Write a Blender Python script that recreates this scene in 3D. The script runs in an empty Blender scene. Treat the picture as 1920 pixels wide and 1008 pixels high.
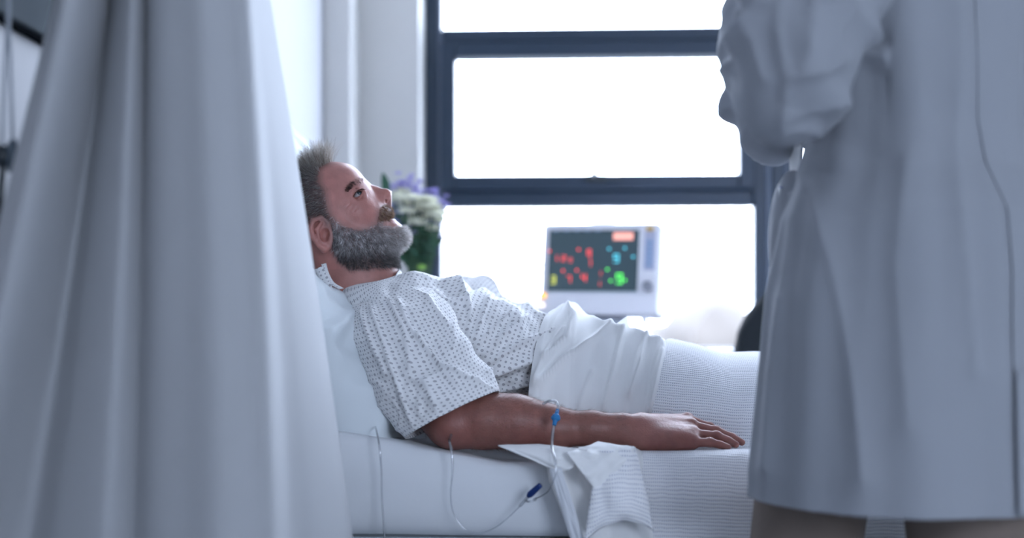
import bpy, bmesh, math, random
import numpy as np
from mathutils import Vector, Matrix, noise

random.seed(7); RNG = np.random.default_rng(7)
SC = bpy.context.scene
COL = SC.collection
# ------------------------------------------------------------------ camera
YAW = math.radians(2.9); EYE = 0.85
FPX = 2667.0; HX, HY = 960.0, 620.0            # focal length and horizon in a 1920x1008 frame
cam = bpy.data.cameras.new('camera'); camo = bpy.data.objects.new('camera', cam); COL.objects.link(camo)
camo.location = (0, 0, EYE); camo.rotation_euler = (math.pi / 2, 0, YAW)
cam.sensor_width = 36; cam.lens = 36 * FPX / 1920; cam.shift_y = (HY - 504) / 1920
cam.dof.use_dof = True; cam.dof.focus_distance = 2.37; cam.dof.aperture_fstop = 1.6
cam.clip_end = 500
SC.camera = camo
# ------------------------------------------------------------------ sky, portals, exposure
w = bpy.data.worlds.new('overcast_sky'); SC.world = w; w.use_nodes = True
bg = w.node_tree.nodes['Background']
bg.inputs[0].default_value = (0.71, 0.795, 1.0, 1); bg.inputs[1].default_value = 12.0
SC.view_settings.view_transform = 'Standard'; SC.view_settings.look = 'None'
SC.view_settings.gamma = 1; SC.view_settings.use_curve_mapping = False
SC.view_settings.exposure = 0.98

def portal(name, loc, sx, sz, rotx):
    l = bpy.data.lights.new(name, 'AREA'); l.shape = 'RECTANGLE'; l.size = sx; l.size_y = sz
    l.cycles.is_portal = True
    o = bpy.data.objects.new(name, l); COL.objects.link(o); o.location = loc; o.rotation_euler = (rotx, 0, 0)

# ------------------------------------------------------------------ frames
Rv = np.array([math.cos(YAW), math.sin(YAW), 0.0]); Fv = np.array([-math.sin(YAW), math.cos(YAW), 0.0])
Uv = np.array([0, 0, 1.0]); CAMP = np.array([0, 0, EYE])
def P(px, py, d):
    return CAMP + Rv * ((px - HX) / FPX * d) + Fv * d + Uv * ((HY - py) / FPX * d)
def PY(px, py, Y):                              # the point of the wall plane y = Y in that direction
    r = (px - HX) / FPX
    return P(px, py, Y / (r * math.sin(YAW) + math.cos(YAW)))
def Cf(px, py, d):                              # metric axes right / up / towards the viewer
    return np.array([(px - HX) / FPX * d, (HY - py) / FPX * d, -d])
def c2w(a):
    a = np.asarray(a, float)
    return CAMP + a[..., 0:1] * Rv + a[..., 1:2] * Uv - a[..., 2:3] * Fv

def w2px(p):
    q = np.asarray(p, float) - CAMP; d = q @ Fv
    return HX + FPX * (q @ Rv) / d, HY - FPX * q[2] / d
def crease(x, y, poly, a, wd):
    """sharp ridge of a cloth fold running along a polyline"""
    best = 1e9
    for (x1, y1), (x2, y2) in zip(poly[:-1], poly[1:]):
        dx, dy = x2 - x1, y2 - y1; t = ((x - x1) * dx + (y - y1) * dy) / (dx * dx + dy * dy); t = min(1, max(0, t))
        best = min(best, math.hypot(x - x1 - t * dx, y - y1 - t * dy))
    return a * math.exp(-best / wd) if best < 6 * wd else 0.0
# ------------------------------------------------------------------ object helpers
def raw_obj(name, verts, faces, mat, smooth=True, uv=None, col=None):
    me = bpy.data.meshes.new(name)
    me.from_pydata([tuple(map(float, v)) for v in verts], [], [tuple(map(int, f)) for f in faces])
    if smooth: me.polygons.foreach_set('use_smooth', [True] * len(me.polygons))
    if uv is not None:
        l = me.uv_layers.new(name='UVMap'); li = np.empty(len(me.loops), int); me.loops.foreach_get('vertex_index', li)
        l.data.foreach_set('uv', np.asarray(uv, float)[li].ravel())
    if col is not None:
        a = me.color_attributes.new('Col', 'FLOAT_COLOR', 'POINT'); c = np.ones((len(verts), 4)); c[:, :3] = col
        a.data.foreach_set('color', c.ravel())
    me.validate(); me.update()
    o = bpy.data.objects.new(name, me); COL.objects.link(o)
    if mat: me.materials.append(mat)
    return o
def tag(o, label=None, cat=None, group=None, kind=None):
    if label: o['label'] = label
    if cat: o['category'] = cat
    if group: o['group'] = group
    if kind: o['kind'] = kind
    return o
def thing(name, loc, label, cat, group=None, kind=None):
    o = bpy.data.objects.new(name, None); COL.objects.link(o); o.location = tuple(map(float, loc)); o.empty_display_size = .05
    return tag(o, label, cat, group, kind)
def par(o, parent):
    o.parent = parent
    if parent.parent is None: o.location = -Vector(parent.location)
    return o
def obj(name, verts, faces, mat, parent=None, smooth=True, uv=None, col=None, base=None):
    """vertices in world metres; a top-level mesh gets its origin at its base"""
    verts = np.asarray(verts, float)
    if parent is not None:
        return par(raw_obj(name, verts, faces, mat, smooth, uv, col), parent)
    b = np.array([(verts[:, 0].min() + verts[:, 0].max()) / 2, (verts[:, 1].min() + verts[:, 1].max()) / 2, verts[:, 2].min()])
    o = raw_obj(name, verts - b, faces, mat, smooth, uv, col); o.location = tuple(b)
    return o
def mod_bevel(o, wd, seg=2):
    m = o.modifiers.new('bevel', 'BEVEL'); m.width = wd; m.segments = seg; m.limit_method = 'ANGLE'; return o
def mod_solid(o, t, off=-1):
    m = o.modifiers.new('solid', 'SOLIDIFY'); m.thickness = t; m.offset = off; return o
def mod_sub(o, n=1):
    m = o.modifiers.new('sub', 'SUBSURF'); m.levels = n; m.render_levels = n; return o
BOXF = [(0, 3, 2, 1), (4, 5, 6, 7), (0, 1, 5, 4), (1, 2, 6, 5), (2, 3, 7, 6), (3, 0, 4, 7)]
def boxv(lo, hi):
    (a, b, c), (d, e, f) = lo, hi
    return [(a, b, c), (d, b, c), (d, e, c), (a, e, c), (a, b, f), (d, b, f), (d, e, f), (a, e, f)]
def box(name, lo, hi, mat, parent=None, bev=0.0, M=None):
    v = np.array(boxv(lo, hi), float)
    if M is not None: v = np.array([tuple(M @ Vector(p)) for p in v])
    o = obj(name, v, BOXF, mat, parent, smooth=False)
    if bev: mod_bevel(o, bev)
    return o
def boxes(name, lst, mat, parent=None, bev=0.0):
    v = []; f = []
    for lo, hi in lst:
        n = len(v); v += boxv(lo, hi); f += [tuple(i + n for i in q) for q in BOXF]
    o = obj(name, v, f, mat, parent, smooth=False)
    if bev: mod_bevel(o, bev)
    return o
def spline(pts, n):
    """Catmull-Rom through pts (any dimension), n samples evenly by arc length"""
    p = np.asarray(pts, float); q = np.vstack([2 * p[0] - p[1], p, 2 * p[-1] - p[-2]])
    out = []
    for i in range(1, len(q) - 2):
        t = np.linspace(0, 1, 24, endpoint=False)[:, None]
        a, b, c, d = q[i - 1], q[i], q[i + 1], q[i + 2]
        out.append(.5 * ((2 * b) + (c - a) * t + (2 * a - 5 * b + 4 * c - d) * t ** 2 + (3 * b - a - 3 * c + d) * t ** 3))
    out = np.vstack(out + [p[-1:]])
    L = np.r_[0, np.cumsum(np.linalg.norm(np.diff(out[:, :3], axis=0), axis=1))]
    s = np.linspace(0, L[-1], n)
    return np.stack([np.interp(s, L, out[:, k]) for k in range(out.shape[1])], 1)
def sweep(pts, r, seg=8, n=None, cap=True):
    """tube verts, faces along a smooth path; r may be a list per control point"""
    pts = np.asarray(pts, float)
    rr = np.full(len(pts), r) if np.isscalar(r) else np.asarray(r, float)
    q = spline(np.c_[pts, rr], n or max(8, len(pts) * 6)); c = q[:, :3]; rr = q[:, 3]
    T = np.gradient(c, axis=0); T /= np.linalg.norm(T, axis=1)[:, None] + 1e-12
    up = np.array([.13, .21, .97]); v = []; prev = np.cross(T[0], up); prev /= np.linalg.norm(prev)
    for i in range(len(c)):
        n1 = prev - T[i] * prev.dot(T[i]); n1 /= np.linalg.norm(n1) + 1e-12; prev = n1; n2 = np.cross(T[i], n1)
        for k in range(seg):
            a = 2 * math.pi * k / seg; v.append(c[i] + rr[i] * (n1 * math.cos(a) + n2 * math.sin(a)))
    f = [(i * seg + k, i * seg + (k + 1) % seg, (i + 1) * seg + (k + 1) % seg, (i + 1) * seg + k) for i in range(len(c) - 1) for k in range(seg)]
    if cap: f += [tuple(range(seg))[::-1], tuple((len(c) - 1) * seg + k for k in range(seg))]
    return np.array(v), f
def tube(name, pts, r, mat, parent=None, seg=8, n=None):
    v, f = sweep(pts, r, seg, n); return obj(name, v, f, mat, parent)
def rod(name, a, b, r, mat, parent=None, seg=12):
    a, b = np.array(a, float), np.array(b, float)
    v, f = sweep([a, (a + b) / 2, b], r, seg, 3); o = obj(name, v, f, mat, parent)
    return o
def lathe(prof, seg=24, c=(0, 0, 0)):
    v = [(c[0] + r * math.cos(2 * math.pi * k / seg), c[1] + r * math.sin(2 * math.pi * k / seg), c[2] + z) for r, z in prof for k in range(seg)]
    f = [(i * seg + k, i * seg + (k + 1) % seg, (i + 1) * seg + (k + 1) % seg, (i + 1) * seg + k) for i in range(len(prof) - 1) for k in range(seg)]
    return np.array(v), f
def gridf(nu, nv, wrap=False):
    """faces of a grid stored row by row: nu rows of nv"""
    m = nv if wrap else nv - 1
    return [(i * nv + j, i * nv + (j + 1) % nv, (i + 1) * nv + (j + 1) % nv, (i + 1) * nv + j) for i in range(nu - 1) for j in range(m)]
def nz(p, s=1.0):
    return noise.noise(Vector((p[0] * s, p[1] * s, p[2] * s)))
def vnormals(v, f):
    f = np.array([q if len(q) == 4 else tuple(q) + (q[-1],) for q in f]); n = np.zeros_like(v)
    fn = np.cross(v[f[:, 2]] - v[f[:, 0]], v[f[:, 3]] - v[f[:, 1]])
    for k in range(4): np.add.at(n, f[:, k], fn)
    return n / (np.linalg.norm(n, axis=1)[:, None] + 1e-12)

# ------------------------------------------------------------------ materials
def mat_new(name):
    m = bpy.data.materials.new(name); m.use_nodes = True
    nt = m.node_tree; b = nt.nodes['Principled BSDF']; return m, nt, b
def N(nt, t, **kw):
    n = nt.nodes.new(t)
    for k, v in kw.items(): setattr(n, k, v)
    return n
def MX(nt, op, a, b=None, clamp=False):
    n = nt.nodes.new('ShaderNodeMath'); n.operation = op; n.use_clamp = clamp
    for i, x in enumerate((a, b)):
        if x is None: continue
        if hasattr(x, 'links'): nt.links.new(x, n.inputs[i])
        else: n.inputs[i].default_value = x
    return n.outputs[0]
def mat(name, col, rough=.6, metal=0.0, nscale=0, nvar=.1, bump=0.0, bscale=40, spec=.5, sheen=0.0, translucent=0.0, emit=None, estr=1.0):
    m, nt, b = mat_new(name); L = nt.links
    b.inputs['Base Color'].default_value = (*col, 1); b.inputs['Roughness'].default_value = rough
    b.inputs['Metallic'].default_value = metal; b.inputs['Specular IOR Level'].default_value = spec
    if sheen: b.inputs['Sheen Weight'].default_value = sheen
    tc = N(nt, 'ShaderNodeTexCoord')
    if nscale:
        n = N(nt, 'ShaderNodeTexNoise'); n.inputs['Scale'].default_value = nscale; n.inputs['Detail'].default_value = 4
        L.new(tc.outputs['Object'], n.inputs['Vector'])
        mr = N(nt, 'ShaderNodeMapRange'); mr.inputs[3].default_value = 1 - nvar; mr.inputs[4].default_value = 1 + nvar
        L.new(n.outputs['Fac'], mr.inputs[0])
        mx = N(nt, 'ShaderNodeMix', data_type='RGBA', blend_type='MULTIPLY'); mx.inputs[0].default_value = 1
        mx.inputs[6].default_value = (*col, 1); L.new(mr.outputs[0], mx.inputs[7]); L.new(mx.outputs[2], b.inputs['Base Color'])
    if bump:
        n = N(nt, 'ShaderNodeTexNoise'); n.inputs['Scale'].default_value = bscale; n.inputs['Detail'].default_value = 5
        L.new(tc.outputs['Object'], n.inputs['Vector'])
        bp = N(nt, 'ShaderNodeBump'); bp.inputs['Strength'].default_value = bump; bp.inputs['Distance'].default_value = .01
        L.new(n.outputs['Fac'], bp.inputs['Height']); L.new(bp.outputs[0], b.inputs['Normal'])
    if emit:
        b.inputs['Emission Color'].default_value = (*emit, 1); b.inputs['Emission Strength'].default_value = estr
    if translucent:
        tr = N(nt, 'ShaderNodeBsdfTranslucent'); tr.inputs[0].default_value = (*col, 1)
        ms = N(nt, 'ShaderNodeMixShader'); ms.inputs[0].default_value = translucent
        L.new(b.outputs[0], ms.inputs[1]); L.new(tr.outputs[0], ms.inputs[2])
        L.new(ms.outputs[0], nt.nodes['Material Output'].inputs['Surface'])
    return m
def clear_mat(name, tint=(1, 1, 1), gloss=.08, rough=.02):
    m, nt, b = mat_new(name); L = nt.links; nt.nodes.remove(b)
    t = N(nt, 'ShaderNodeBsdfTransparent'); t.inputs[0].default_value = (*tint, 1)
    g = N(nt, 'ShaderNodeBsdfGlossy'); g.inputs['Roughness'].default_value = rough
    lw = N(nt, 'ShaderNodeLayerWeight'); lw.inputs[0].default_value = .35
    fac = MX(nt, 'MULTIPLY_ADD', lw.outputs['Fresnel'], .55); fac.node.inputs[2].default_value = gloss
    ms = N(nt, 'ShaderNodeMixShader'); L.new(fac, ms.inputs[0]); L.new(t.outputs[0], ms.inputs[1]); L.new(g.outputs[0], ms.inputs[2])
    L.new(ms.outputs[0], nt.nodes['Material Output'].inputs['Surface'])
    return m

M = {}
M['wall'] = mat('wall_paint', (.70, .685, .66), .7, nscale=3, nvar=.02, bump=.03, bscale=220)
M['ceil'] = mat('ceiling_paint', (.74, .75, .77), .8, nscale=4, nvar=.02)
M['floor'] = mat('vinyl_floor', (.42, .45, .49), .35, nscale=18, nvar=.08, bump=.02, bscale=60)
M['frame'] = mat('window_frame_slate', (.022, .040, .070), .42, nscale=6, nvar=.05)
M['bead'] = mat('window_bead_lit_grey', (.10, .13, .19), .3)  # metal bead, its grey lightened for the light it catches
M['glass'] = clear_mat('window_glass', (.97, .99, .99), .02, .0)
M['sill'] = mat('sill_white', (.62, .66, .72), .35)
M['panel'] = mat('grey_bedhead_laminate', (.115, .135, .15), .95, nscale=8, nvar=.04, spec=.05)
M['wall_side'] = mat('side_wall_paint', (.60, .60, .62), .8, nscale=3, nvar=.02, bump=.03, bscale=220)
M['dark'] = mat('dark_plastic', (.012, .02, .028), .4)
M['chrome'] = mat('brushed_steel', (.55, .57, .6), .3, metal=1.0)
M['white_plastic'] = mat('white_plastic', (.72, .74, .80), .35)
M['cream_metal'] = mat('painted_bed_metal', (.50, .55, .58), .4)
# ================================================================== the room
XL, XR, YB, YW, ZC = -0.712, 4.6, -2.6, 4.05, 2.85
WT = 0.30; YF = YW + .16                         # wall thickness, window frame plane
def slab(name, lo, hi, m): return tag(box(name, lo, hi, m), kind='structure')
slab('floor', (XL - .3, YB - .3, -.2), (XR + .3, YW + .3, 0), M['floor'])
slab('ceiling', (XL - .3, YB - .3, ZC), (XR + .3, YW + .3, ZC + .2), M['ceil'])
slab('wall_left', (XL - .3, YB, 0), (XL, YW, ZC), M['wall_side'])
slab('wall_right', (XR, YB, 0), (XR + .3, YW, ZC), M['wall'])
W0 = PY(797, 300, YF)[0]; W1 = PY(1447, 300, YF)[0]           # clear opening of the first window
ZS = PY(1100, 657, YF)[2]; ZT = 2.80
PITCH = W1 - W0
W3 = W0 + 3 * PITCH
def wall_with_opening(name, y0, y1, x0, x1, z0, z1, m):
    boxes_ = [((XL, y0, 0), (x0, y1, ZC)), ((x1, y0, 0), (XR, y1, ZC)), ((x0, y0, 0), (x1, y1, z0)), ((x0, y0, z1), (x1, y1, ZC))]
    return tag(boxes(name, boxes_, m), kind='structure')
wall_with_opening('wall_back', YW, YW + WT, W0, W3, ZS, ZT, M['wall'])
wall_with_opening('wall_front', YB - WT, YB, 1.6, 3.4, 1.1, 2.4, M['wall'])
# boxed-in pipe column in the corner
xb = PY(656, 300, YW - .185)[0]
tag(box('trim_1', (XL, YW - .185, 0), (xb, YW, ZC), M['wall'], bev=.004), kind='structure')
tag(boxes('baseboard_back', [((xb, YW - .015, 0), (XR, YW, .10))], M['panel']), kind='structure')
tag(boxes('baseboard_left', [((XL, YB, 0), (XL + .015, YW - .185, .10))], M['panel']), kind='structure')

def glazed_window(name, x0, x1, split=True):
    """one bay: fixed light above, opening sash in the middle, fixed light below"""
    t = thing(name, ((x0 + x1) / 2, YF, ZS), None, None, kind='structure')
    sx = (x1 - x0) / PITCH
    X = lambda px: x0 + (PY(px, 300, YF)[0] - W0) * sx
    Z = lambda py: PY(1100, py, YF)[2]
    y0, y1 = YF, YF + .07
    jl, jr = X(829), X(1413)
    bar = lambda nm, lo, hi, m='frame', b=.004: box(nm, lo, hi, M[m], t, b)
    bar('jamb', (x0, y0, ZS), (jl, y1, ZT)); bar('jamb', (jr, y0, ZS), (X(1447), y1, ZT))
    bar('glazing_bead', (X(822), y0 - .012, ZS), (X(829), y0 + .004, ZT), 'bead', .003)
    bar('glazing_bead', (X(1437), y0 - .012, ZS), (X(1445), y0 + .004, ZT), 'bead', .003)
    bar('head_rail', (jl, y0, ZT - .05), (jr, y1, ZT)); bar('bottom_rail', (jl, y0, ZS), (jr, y1, Z(651)))
    bar('transom', (jl, y0 - .004, Z(80)), (jr, y1, Z(51)), 'frame', .008); bar('transom', (jl, y0 - .004, Z(387)), (jr, y1, Z(356)), 'frame', .008)
    # opening sash, proud of the fixed frame
    s = [((jl - .002, y0 - .02, Z(356)), (X(855), y1 - .01, Z(80))), ((X(1385), y0 - .02, Z(356)), (jr + .002, y1 - .01, Z(80)))]
    for lo, hi in s: bar('sash_stile', lo, hi)
    bar('sash_rail', (X(855), y0 - .02, Z(356)), (X(1385), y1 - .01, Z(328))); bar('sash_rail', (X(855), y0 - .02, Z(107)), (X(1385), y1 - .01, Z(80)))
    for lo, hi in (((jl, Z(51)), (jr, ZT - .05)), ((X(855), Z(328)), (X(1385), Z(107))), ((jl, Z(651)), (jr, Z(387)))):
        box('pane', (lo[0], y1 - .034, lo[1]), (hi[0], y1 - .028, hi[1]), M['glass'], t)
    xm, zm = X(1116), Z(336)
    h = box('handle', (xm - .03, y0 - .034, zm - .012), (xm + .03, y0 - .018, zm + .012), M['dark'], t, .004)
    box('lever', (xm - .004, y0 - .055, zm - .006), (xm + .075, y0 - .034, zm + .008), M['dark'], h, .005)
    box('catch', (xm - .012, y0 - .05, zm + .004), (xm + .006, y0 - .03, zm + .018), M['chrome'], h, .003)
    return t
for i in range(3):
    glazed_window('window_%d' % (i + 1), W0 + i * PITCH, W0 + (i + 1) * PITCH)
tag(box('trim_2', (W0, YW - .05, ZS - .035), (W3, YF, ZS + .004), M['sill'], bev=.006), kind='structure')
portal('sky_portal_bay', ((W0 + W3) / 2, YF + .2, (ZS + ZT) / 2), W3 - W0, ZT - ZS, -math.pi / 2)
# unseen window added in the wall behind the viewer to bring in fill light
t4 = thing('window_4', (2.5, YB - .1, 1.1), None, None, kind='structure')
for x in (1.6, 2.47, 3.34): box('jamb', (x, YB - .14, 1.1), (x + .06, YB - .07, 2.4), M['frame'], t4)
box('bottom_rail', (1.66, YB - .14, 1.1), (3.34, YB - .07, 1.16), M['frame'], t4); box('head_rail', (1.66, YB - .14, 2.34), (3.34, YB - .07, 2.4), M['frame'], t4)
for x in (1.66, 2.53): box('pane', (x, YB - .11, 1.16), (x + .81, YB - .104, 2.34), M['glass'], t4)
portal('sky_portal_rear', (2.5, YB - .25, 1.75), 1.8, 1.3, math.pi / 2)

# ================================================================== outdoors
g = obj('ground', [(-150, 6, -9), (150, 6, -9), (150, 400, -9), (-150, 400, -9)], [(0, 1, 2, 3)], mat('distant_grass', (.08, .082, .076), .9, nscale=.05, nvar=.3))
tag(g, kind='structure')
M['leaf_far'] = mat('distant_tree_foliage', (.050, .042, .036), .9, nscale=.6, nvar=.25)
M['bark_far'] = mat('distant_tree_bark', (.10, .08, .07), .9)
def blob(c, r, seed, sub=3):
    bm = bmesh.new(); bmesh.ops.create_icosphere(bm, subdivisions=sub, radius=1)
    v = np.array([x.co for x in bm.verts]); f = [tuple(q.index for q in p.verts) for p in bm.faces]; bm.free()
    d = np.array([1 + .22 * nz(p + seed, 1.6) + .12 * nz(p + seed * 2, 4) for p in v])
    return v * d[:, None] * np.array(r) + np.array(c), f
def joinvf(lst):
    v = []; f = []; n = 0
    for a, b in lst:
        v.append(np.asarray(a)); f += [tuple(i + n for i in q) for q in b]; n += len(a)
    return np.vstack(v), f
tree_lab = ['rounded pale hazy tree seen through the lower pane beside the dark chair', 'low hazy tree outside, just right of the monitor foot',
            'hazy tree outside, left of the monitor behind the patient', 'hazy tree outside behind the flower vase', 'hazy tree outside beyond the doctor']
for k, (px, py, d, wpx) in enumerate([(1330, 552, 55, 95), (1215, 606, 60, 80), (990, 556, 58, 70), (860, 600, 62, 90), (1530, 580, 75, 90)]):
    top = P(px, py, d); r = wpx / FPX * d
    tr = thing('distant_tree', (top[0], top[1], -9), tree_lab[k], 'tree', 'trees outside the window')
    v, f = joinvf([blob(top + np.array([dx * r, 0, -r * (1.0 + dz)]), (r * s, r * s, r * s), k * 7 + i) for i, (dx, dz, s) in enumerate([(0, 0, 1), (-.7, .6, .8), (.7, .5, .85), (0, 1.2, 1.0)])])
    obj('crown', v, f, M['leaf_far'], tr)
    tube('trunk', [(top[0], top[1], -9), (top[0] + .2, top[1], -5), (top[0], top[1], top[2] - r)], [.5, .4, .3], M['bark_far'], tr)
# ================================================================== fabrics
def fabric(name, col, transl=.12, bump=.25, bscale=30, weave=900, wstr=.05, rough=.85):
    m, nt, b = mat_new(name); L = nt.links
    b.inputs['Base Color'].default_value = (*col, 1); b.inputs['Roughness'].default_value = rough
    b.inputs['Specular IOR Level'].default_value = .2; b.inputs['Sheen Weight'].default_value = .15
    tc = N(nt, 'ShaderNodeTexCoord')
    n = N(nt, 'ShaderNodeTexNoise'); n.inputs['Scale'].default_value = bscale; n.inputs['Detail'].default_value = 3; L.new(tc.outputs['Object'], n.inputs['Vector'])
    n2 = N(nt, 'ShaderNodeTexNoise'); n2.inputs['Scale'].default_value = weave; L.new(tc.outputs['Object'], n2.inputs['Vector'])
    b1 = N(nt, 'ShaderNodeBump'); b1.inputs['Strength'].default_value = bump; b1.inputs['Distance'].default_value = .006; L.new(n.outputs['Fac'], b1.inputs['Height'])
    b2 = N(nt, 'ShaderNodeBump'); b2.inputs['Strength'].default_value = wstr; b2.inputs['Distance'].default_value = .001; L.new(n2.outputs['Fac'], b2.inputs['Height']); L.new(b1.outputs[0], b2.inputs['Normal'])
    L.new(b2.outputs[0], b.inputs['Normal'])
    if transl:
        tr = N(nt, 'ShaderNodeBsdfTranslucent'); tr.inputs[0].default_value = (*col, 1)
        ms = N(nt, 'ShaderNodeMixShader'); ms.inputs[0].default_value = transl
        L.new(b.outputs[0], ms.inputs[1]); L.new(tr.outputs[0], ms.inputs[2]); L.new(ms.outputs[0], nt.nodes['Material Output'].inputs['Surface'])
    return m
M['curtain'] = fabric('pale_curtain_cloth', (.50, .51, .53), .12, .1, 12)
M['sheet'] = fabric('white_cotton_sheet', (.80, .82, .85), .08, .18, 18)
M['topsheet'] = fabric('white_top_sheet', (.93, .93, .93), .10, .15, 26)
M['pillowcase'] = fabric('white_pillowcase', (.80, .85, .88), .08, .2, 16)
M['hem'] = fabric('white_sheet_hem', (.74, .76, .80), .08, .1, 30)

def waffle(name, col, row=.0070, cell=.0032, hole=.58):
    """open-knit cellular blanket: rows of small holes between raised ribs, laid out on the cloth's own UV in metres"""
    m, nt, b = mat_new(name); L = nt.links
    b.inputs['Roughness'].default_value = .95; b.inputs['Specular IOR Level'].default_value = .1; b.inputs['Sheen Weight'].default_value = .2
    uv = N(nt, 'ShaderNodeUVMap'); uv.uv_map = 'UVMap'; sp = N(nt, 'ShaderNodeSeparateXYZ')
    nn = N(nt, 'ShaderNodeTexNoise'); nn.inputs['Scale'].default_value = 45; L.new(uv.outputs[0], nn.inputs['Vector'])
    L.new(uv.outputs[0], sp.inputs[0])
    u = MX(nt, 'ADD', sp.outputs[0], MX(nt, 'MULTIPLY', nn.outputs['Fac'], .003)); v = MX(nt, 'ADD', sp.outputs[1], MX(nt, 'MULTIPLY', nn.outputs['Fac'], .006))
    fv = MX(nt, 'ABSOLUTE', MX(nt, 'SUBTRACT', MX(nt, 'FRACT', MX(nt, 'DIVIDE', v, row)), .5))       # .5 at the rib, 0 in the hole row
    fu = MX(nt, 'ABSOLUTE', MX(nt, 'SUBTRACT', MX(nt, 'FRACT', MX(nt, 'DIVIDE', u, cell)), .5))
    hv = MX(nt, 'SMOOTH_MIN', MX(nt, 'SUBTRACT', 1.0, MX(nt, 'MULTIPLY', fv, 4.2), True), 1.0)
    hu = MX(nt, 'SUBTRACT', 1.0, MX(nt, 'MULTIPLY', fu, 3.2), True)
    h = MX(nt, 'MULTIPLY', MX(nt, 'SUBTRACT', 1.0, MX(nt, 'MULTIPLY', fv, 4.2), True), hu)
    mx = N(nt, 'ShaderNodeMix', data_type='RGBA'); L.new(MX(nt, 'MULTIPLY', h, 1.6, True), mx.inputs[0])
    mx.inputs[6].default_value = (*col, 1); mx.inputs[7].default_value = (col[0] * hole * .8, col[1] * hole * .85, col[2] * hole, 1)
    L.new(mx.outputs[2], b.inputs['Base Color'])
    rib = MX(nt, 'ADD', MX(nt, 'MULTIPLY', fv, 1.4), MX(nt, 'MULTIPLY', h, -1.0))
    bp = N(nt, 'ShaderNodeBump'); bp.inputs['Strength'].default_value = .5; bp.inputs['Distance'].default_value = .0018; L.new(rib, bp.inputs['Height']); L.new(bp.outputs[0], b.inputs['Normal'])
    return m
M['blanket'] = waffle('white_cellular_blanket', (.92, .92, .94))

# ================================================================== hospital bed
YN, YFAR = 2.20, 3.10; XH, XF = -.66, 1.48; ZM = .644; ZMB = .532         # mattress front, back, head, foot, top, underside
bed = thing('hospital_bed', ((XH + XF) / 2, (YN + YFAR) / 2, 0), 'grey metal hospital bed frame under the white mattress', 'bed')
cm = M['cream_metal']
box('deck', (XH, YN + .03, ZMB - .03), (XF, YFAR - .03, ZMB - .002), cm, bed, .005)
box('side_rail', (XH - .02, YN + .0, ZMB - .09), (XF + .02, YN + .035, ZMB - .004), cm, bed, .006)
box('side_rail', (XH - .02, YFAR - .035, ZMB - .09), (XF + .02, YFAR, ZMB - .004), cm, bed, .006)
for x0, nm, zt in ((XH - .045, 'headboard', .92), (XF + .02, 'footboard', .84)):
    box(nm, (x0, YN + .02, ZMB - .12), (x0 + .03, YFAR - .02, zt), M['white_plastic'], bed, .012)
for x in (XH + .12, XF - .12):
    for y in (YN + .08, YFAR - .08):
        lg = box('leg', (x - .025, y - .025, .12), (x + .025, y + .025, ZMB - .03), cm, bed, .004)
        v, f = lathe([(0, -.018), (.05, -.018), (.06, -.01), (.06, .01), (.05, .018), (0, .018)], 20)
        v = v[:, [0, 2, 1]] + np.array([x, y, .06]); obj('caster', v, f, M['dark'], lg)
        box('fork', (x - .012, y - .028, .055), (x + .012, y + .028, .125), M['chrome'], lg, .003)

# mattress in a fitted sheet
def mattress():
    nx, ns = 120, 60; rows = []; uv = []
    for i in range(nx):
        x = XH + .01 + (XF - XH - .02) * i / (nx - 1); ex = min(1, (min(x - XH, XF - x) + .0) / .04); ex = math.sqrt(max(0, 1 - (1 - ex) ** 2)) * .04
        zt = ZM + .046 * max(0, min(1, (-.13 - x) / .25)) - .04 + ex
        loop = []
        rc = .035
        pts = [(YN + .012, ZMB), (YN, ZMB + .02), (YN - .004, ZMB + .06), (YN, zt - rc), (YN + rc * .3, zt - rc * .3), (YN + rc, zt), (YN + .3, zt - .006), (YFAR - .3, zt - .006), (YFAR - rc, zt), (YFAR - rc * .3, zt - rc * .3), (YFAR, zt - rc), (YFAR, ZMB + .02), (YFAR - .012, ZMB)]
        sp = spline([(a, b, 0) for a, b in pts], ns)
        for k, s in enumerate(sp):
            w_ = .004 * nz((x * 3, s[0] * 5, s[1] * 9), 1.7)
            rows.append((x, s[0] + w_ * (1 if k < 20 else .3), s[1] + w_ * .5)); uv.append((x, k * .02))
    f = gridf(nx, ns, True)
    f += [tuple(range(ns)), tuple((nx - 1) * ns + k for k in range(ns))[::-1]]
    o = obj('mattress', rows, f, M['sheet'], uv=uv)
    return tag(o, 'hospital mattress in a smooth white fitted sheet', 'mattress')
mattress()

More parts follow.
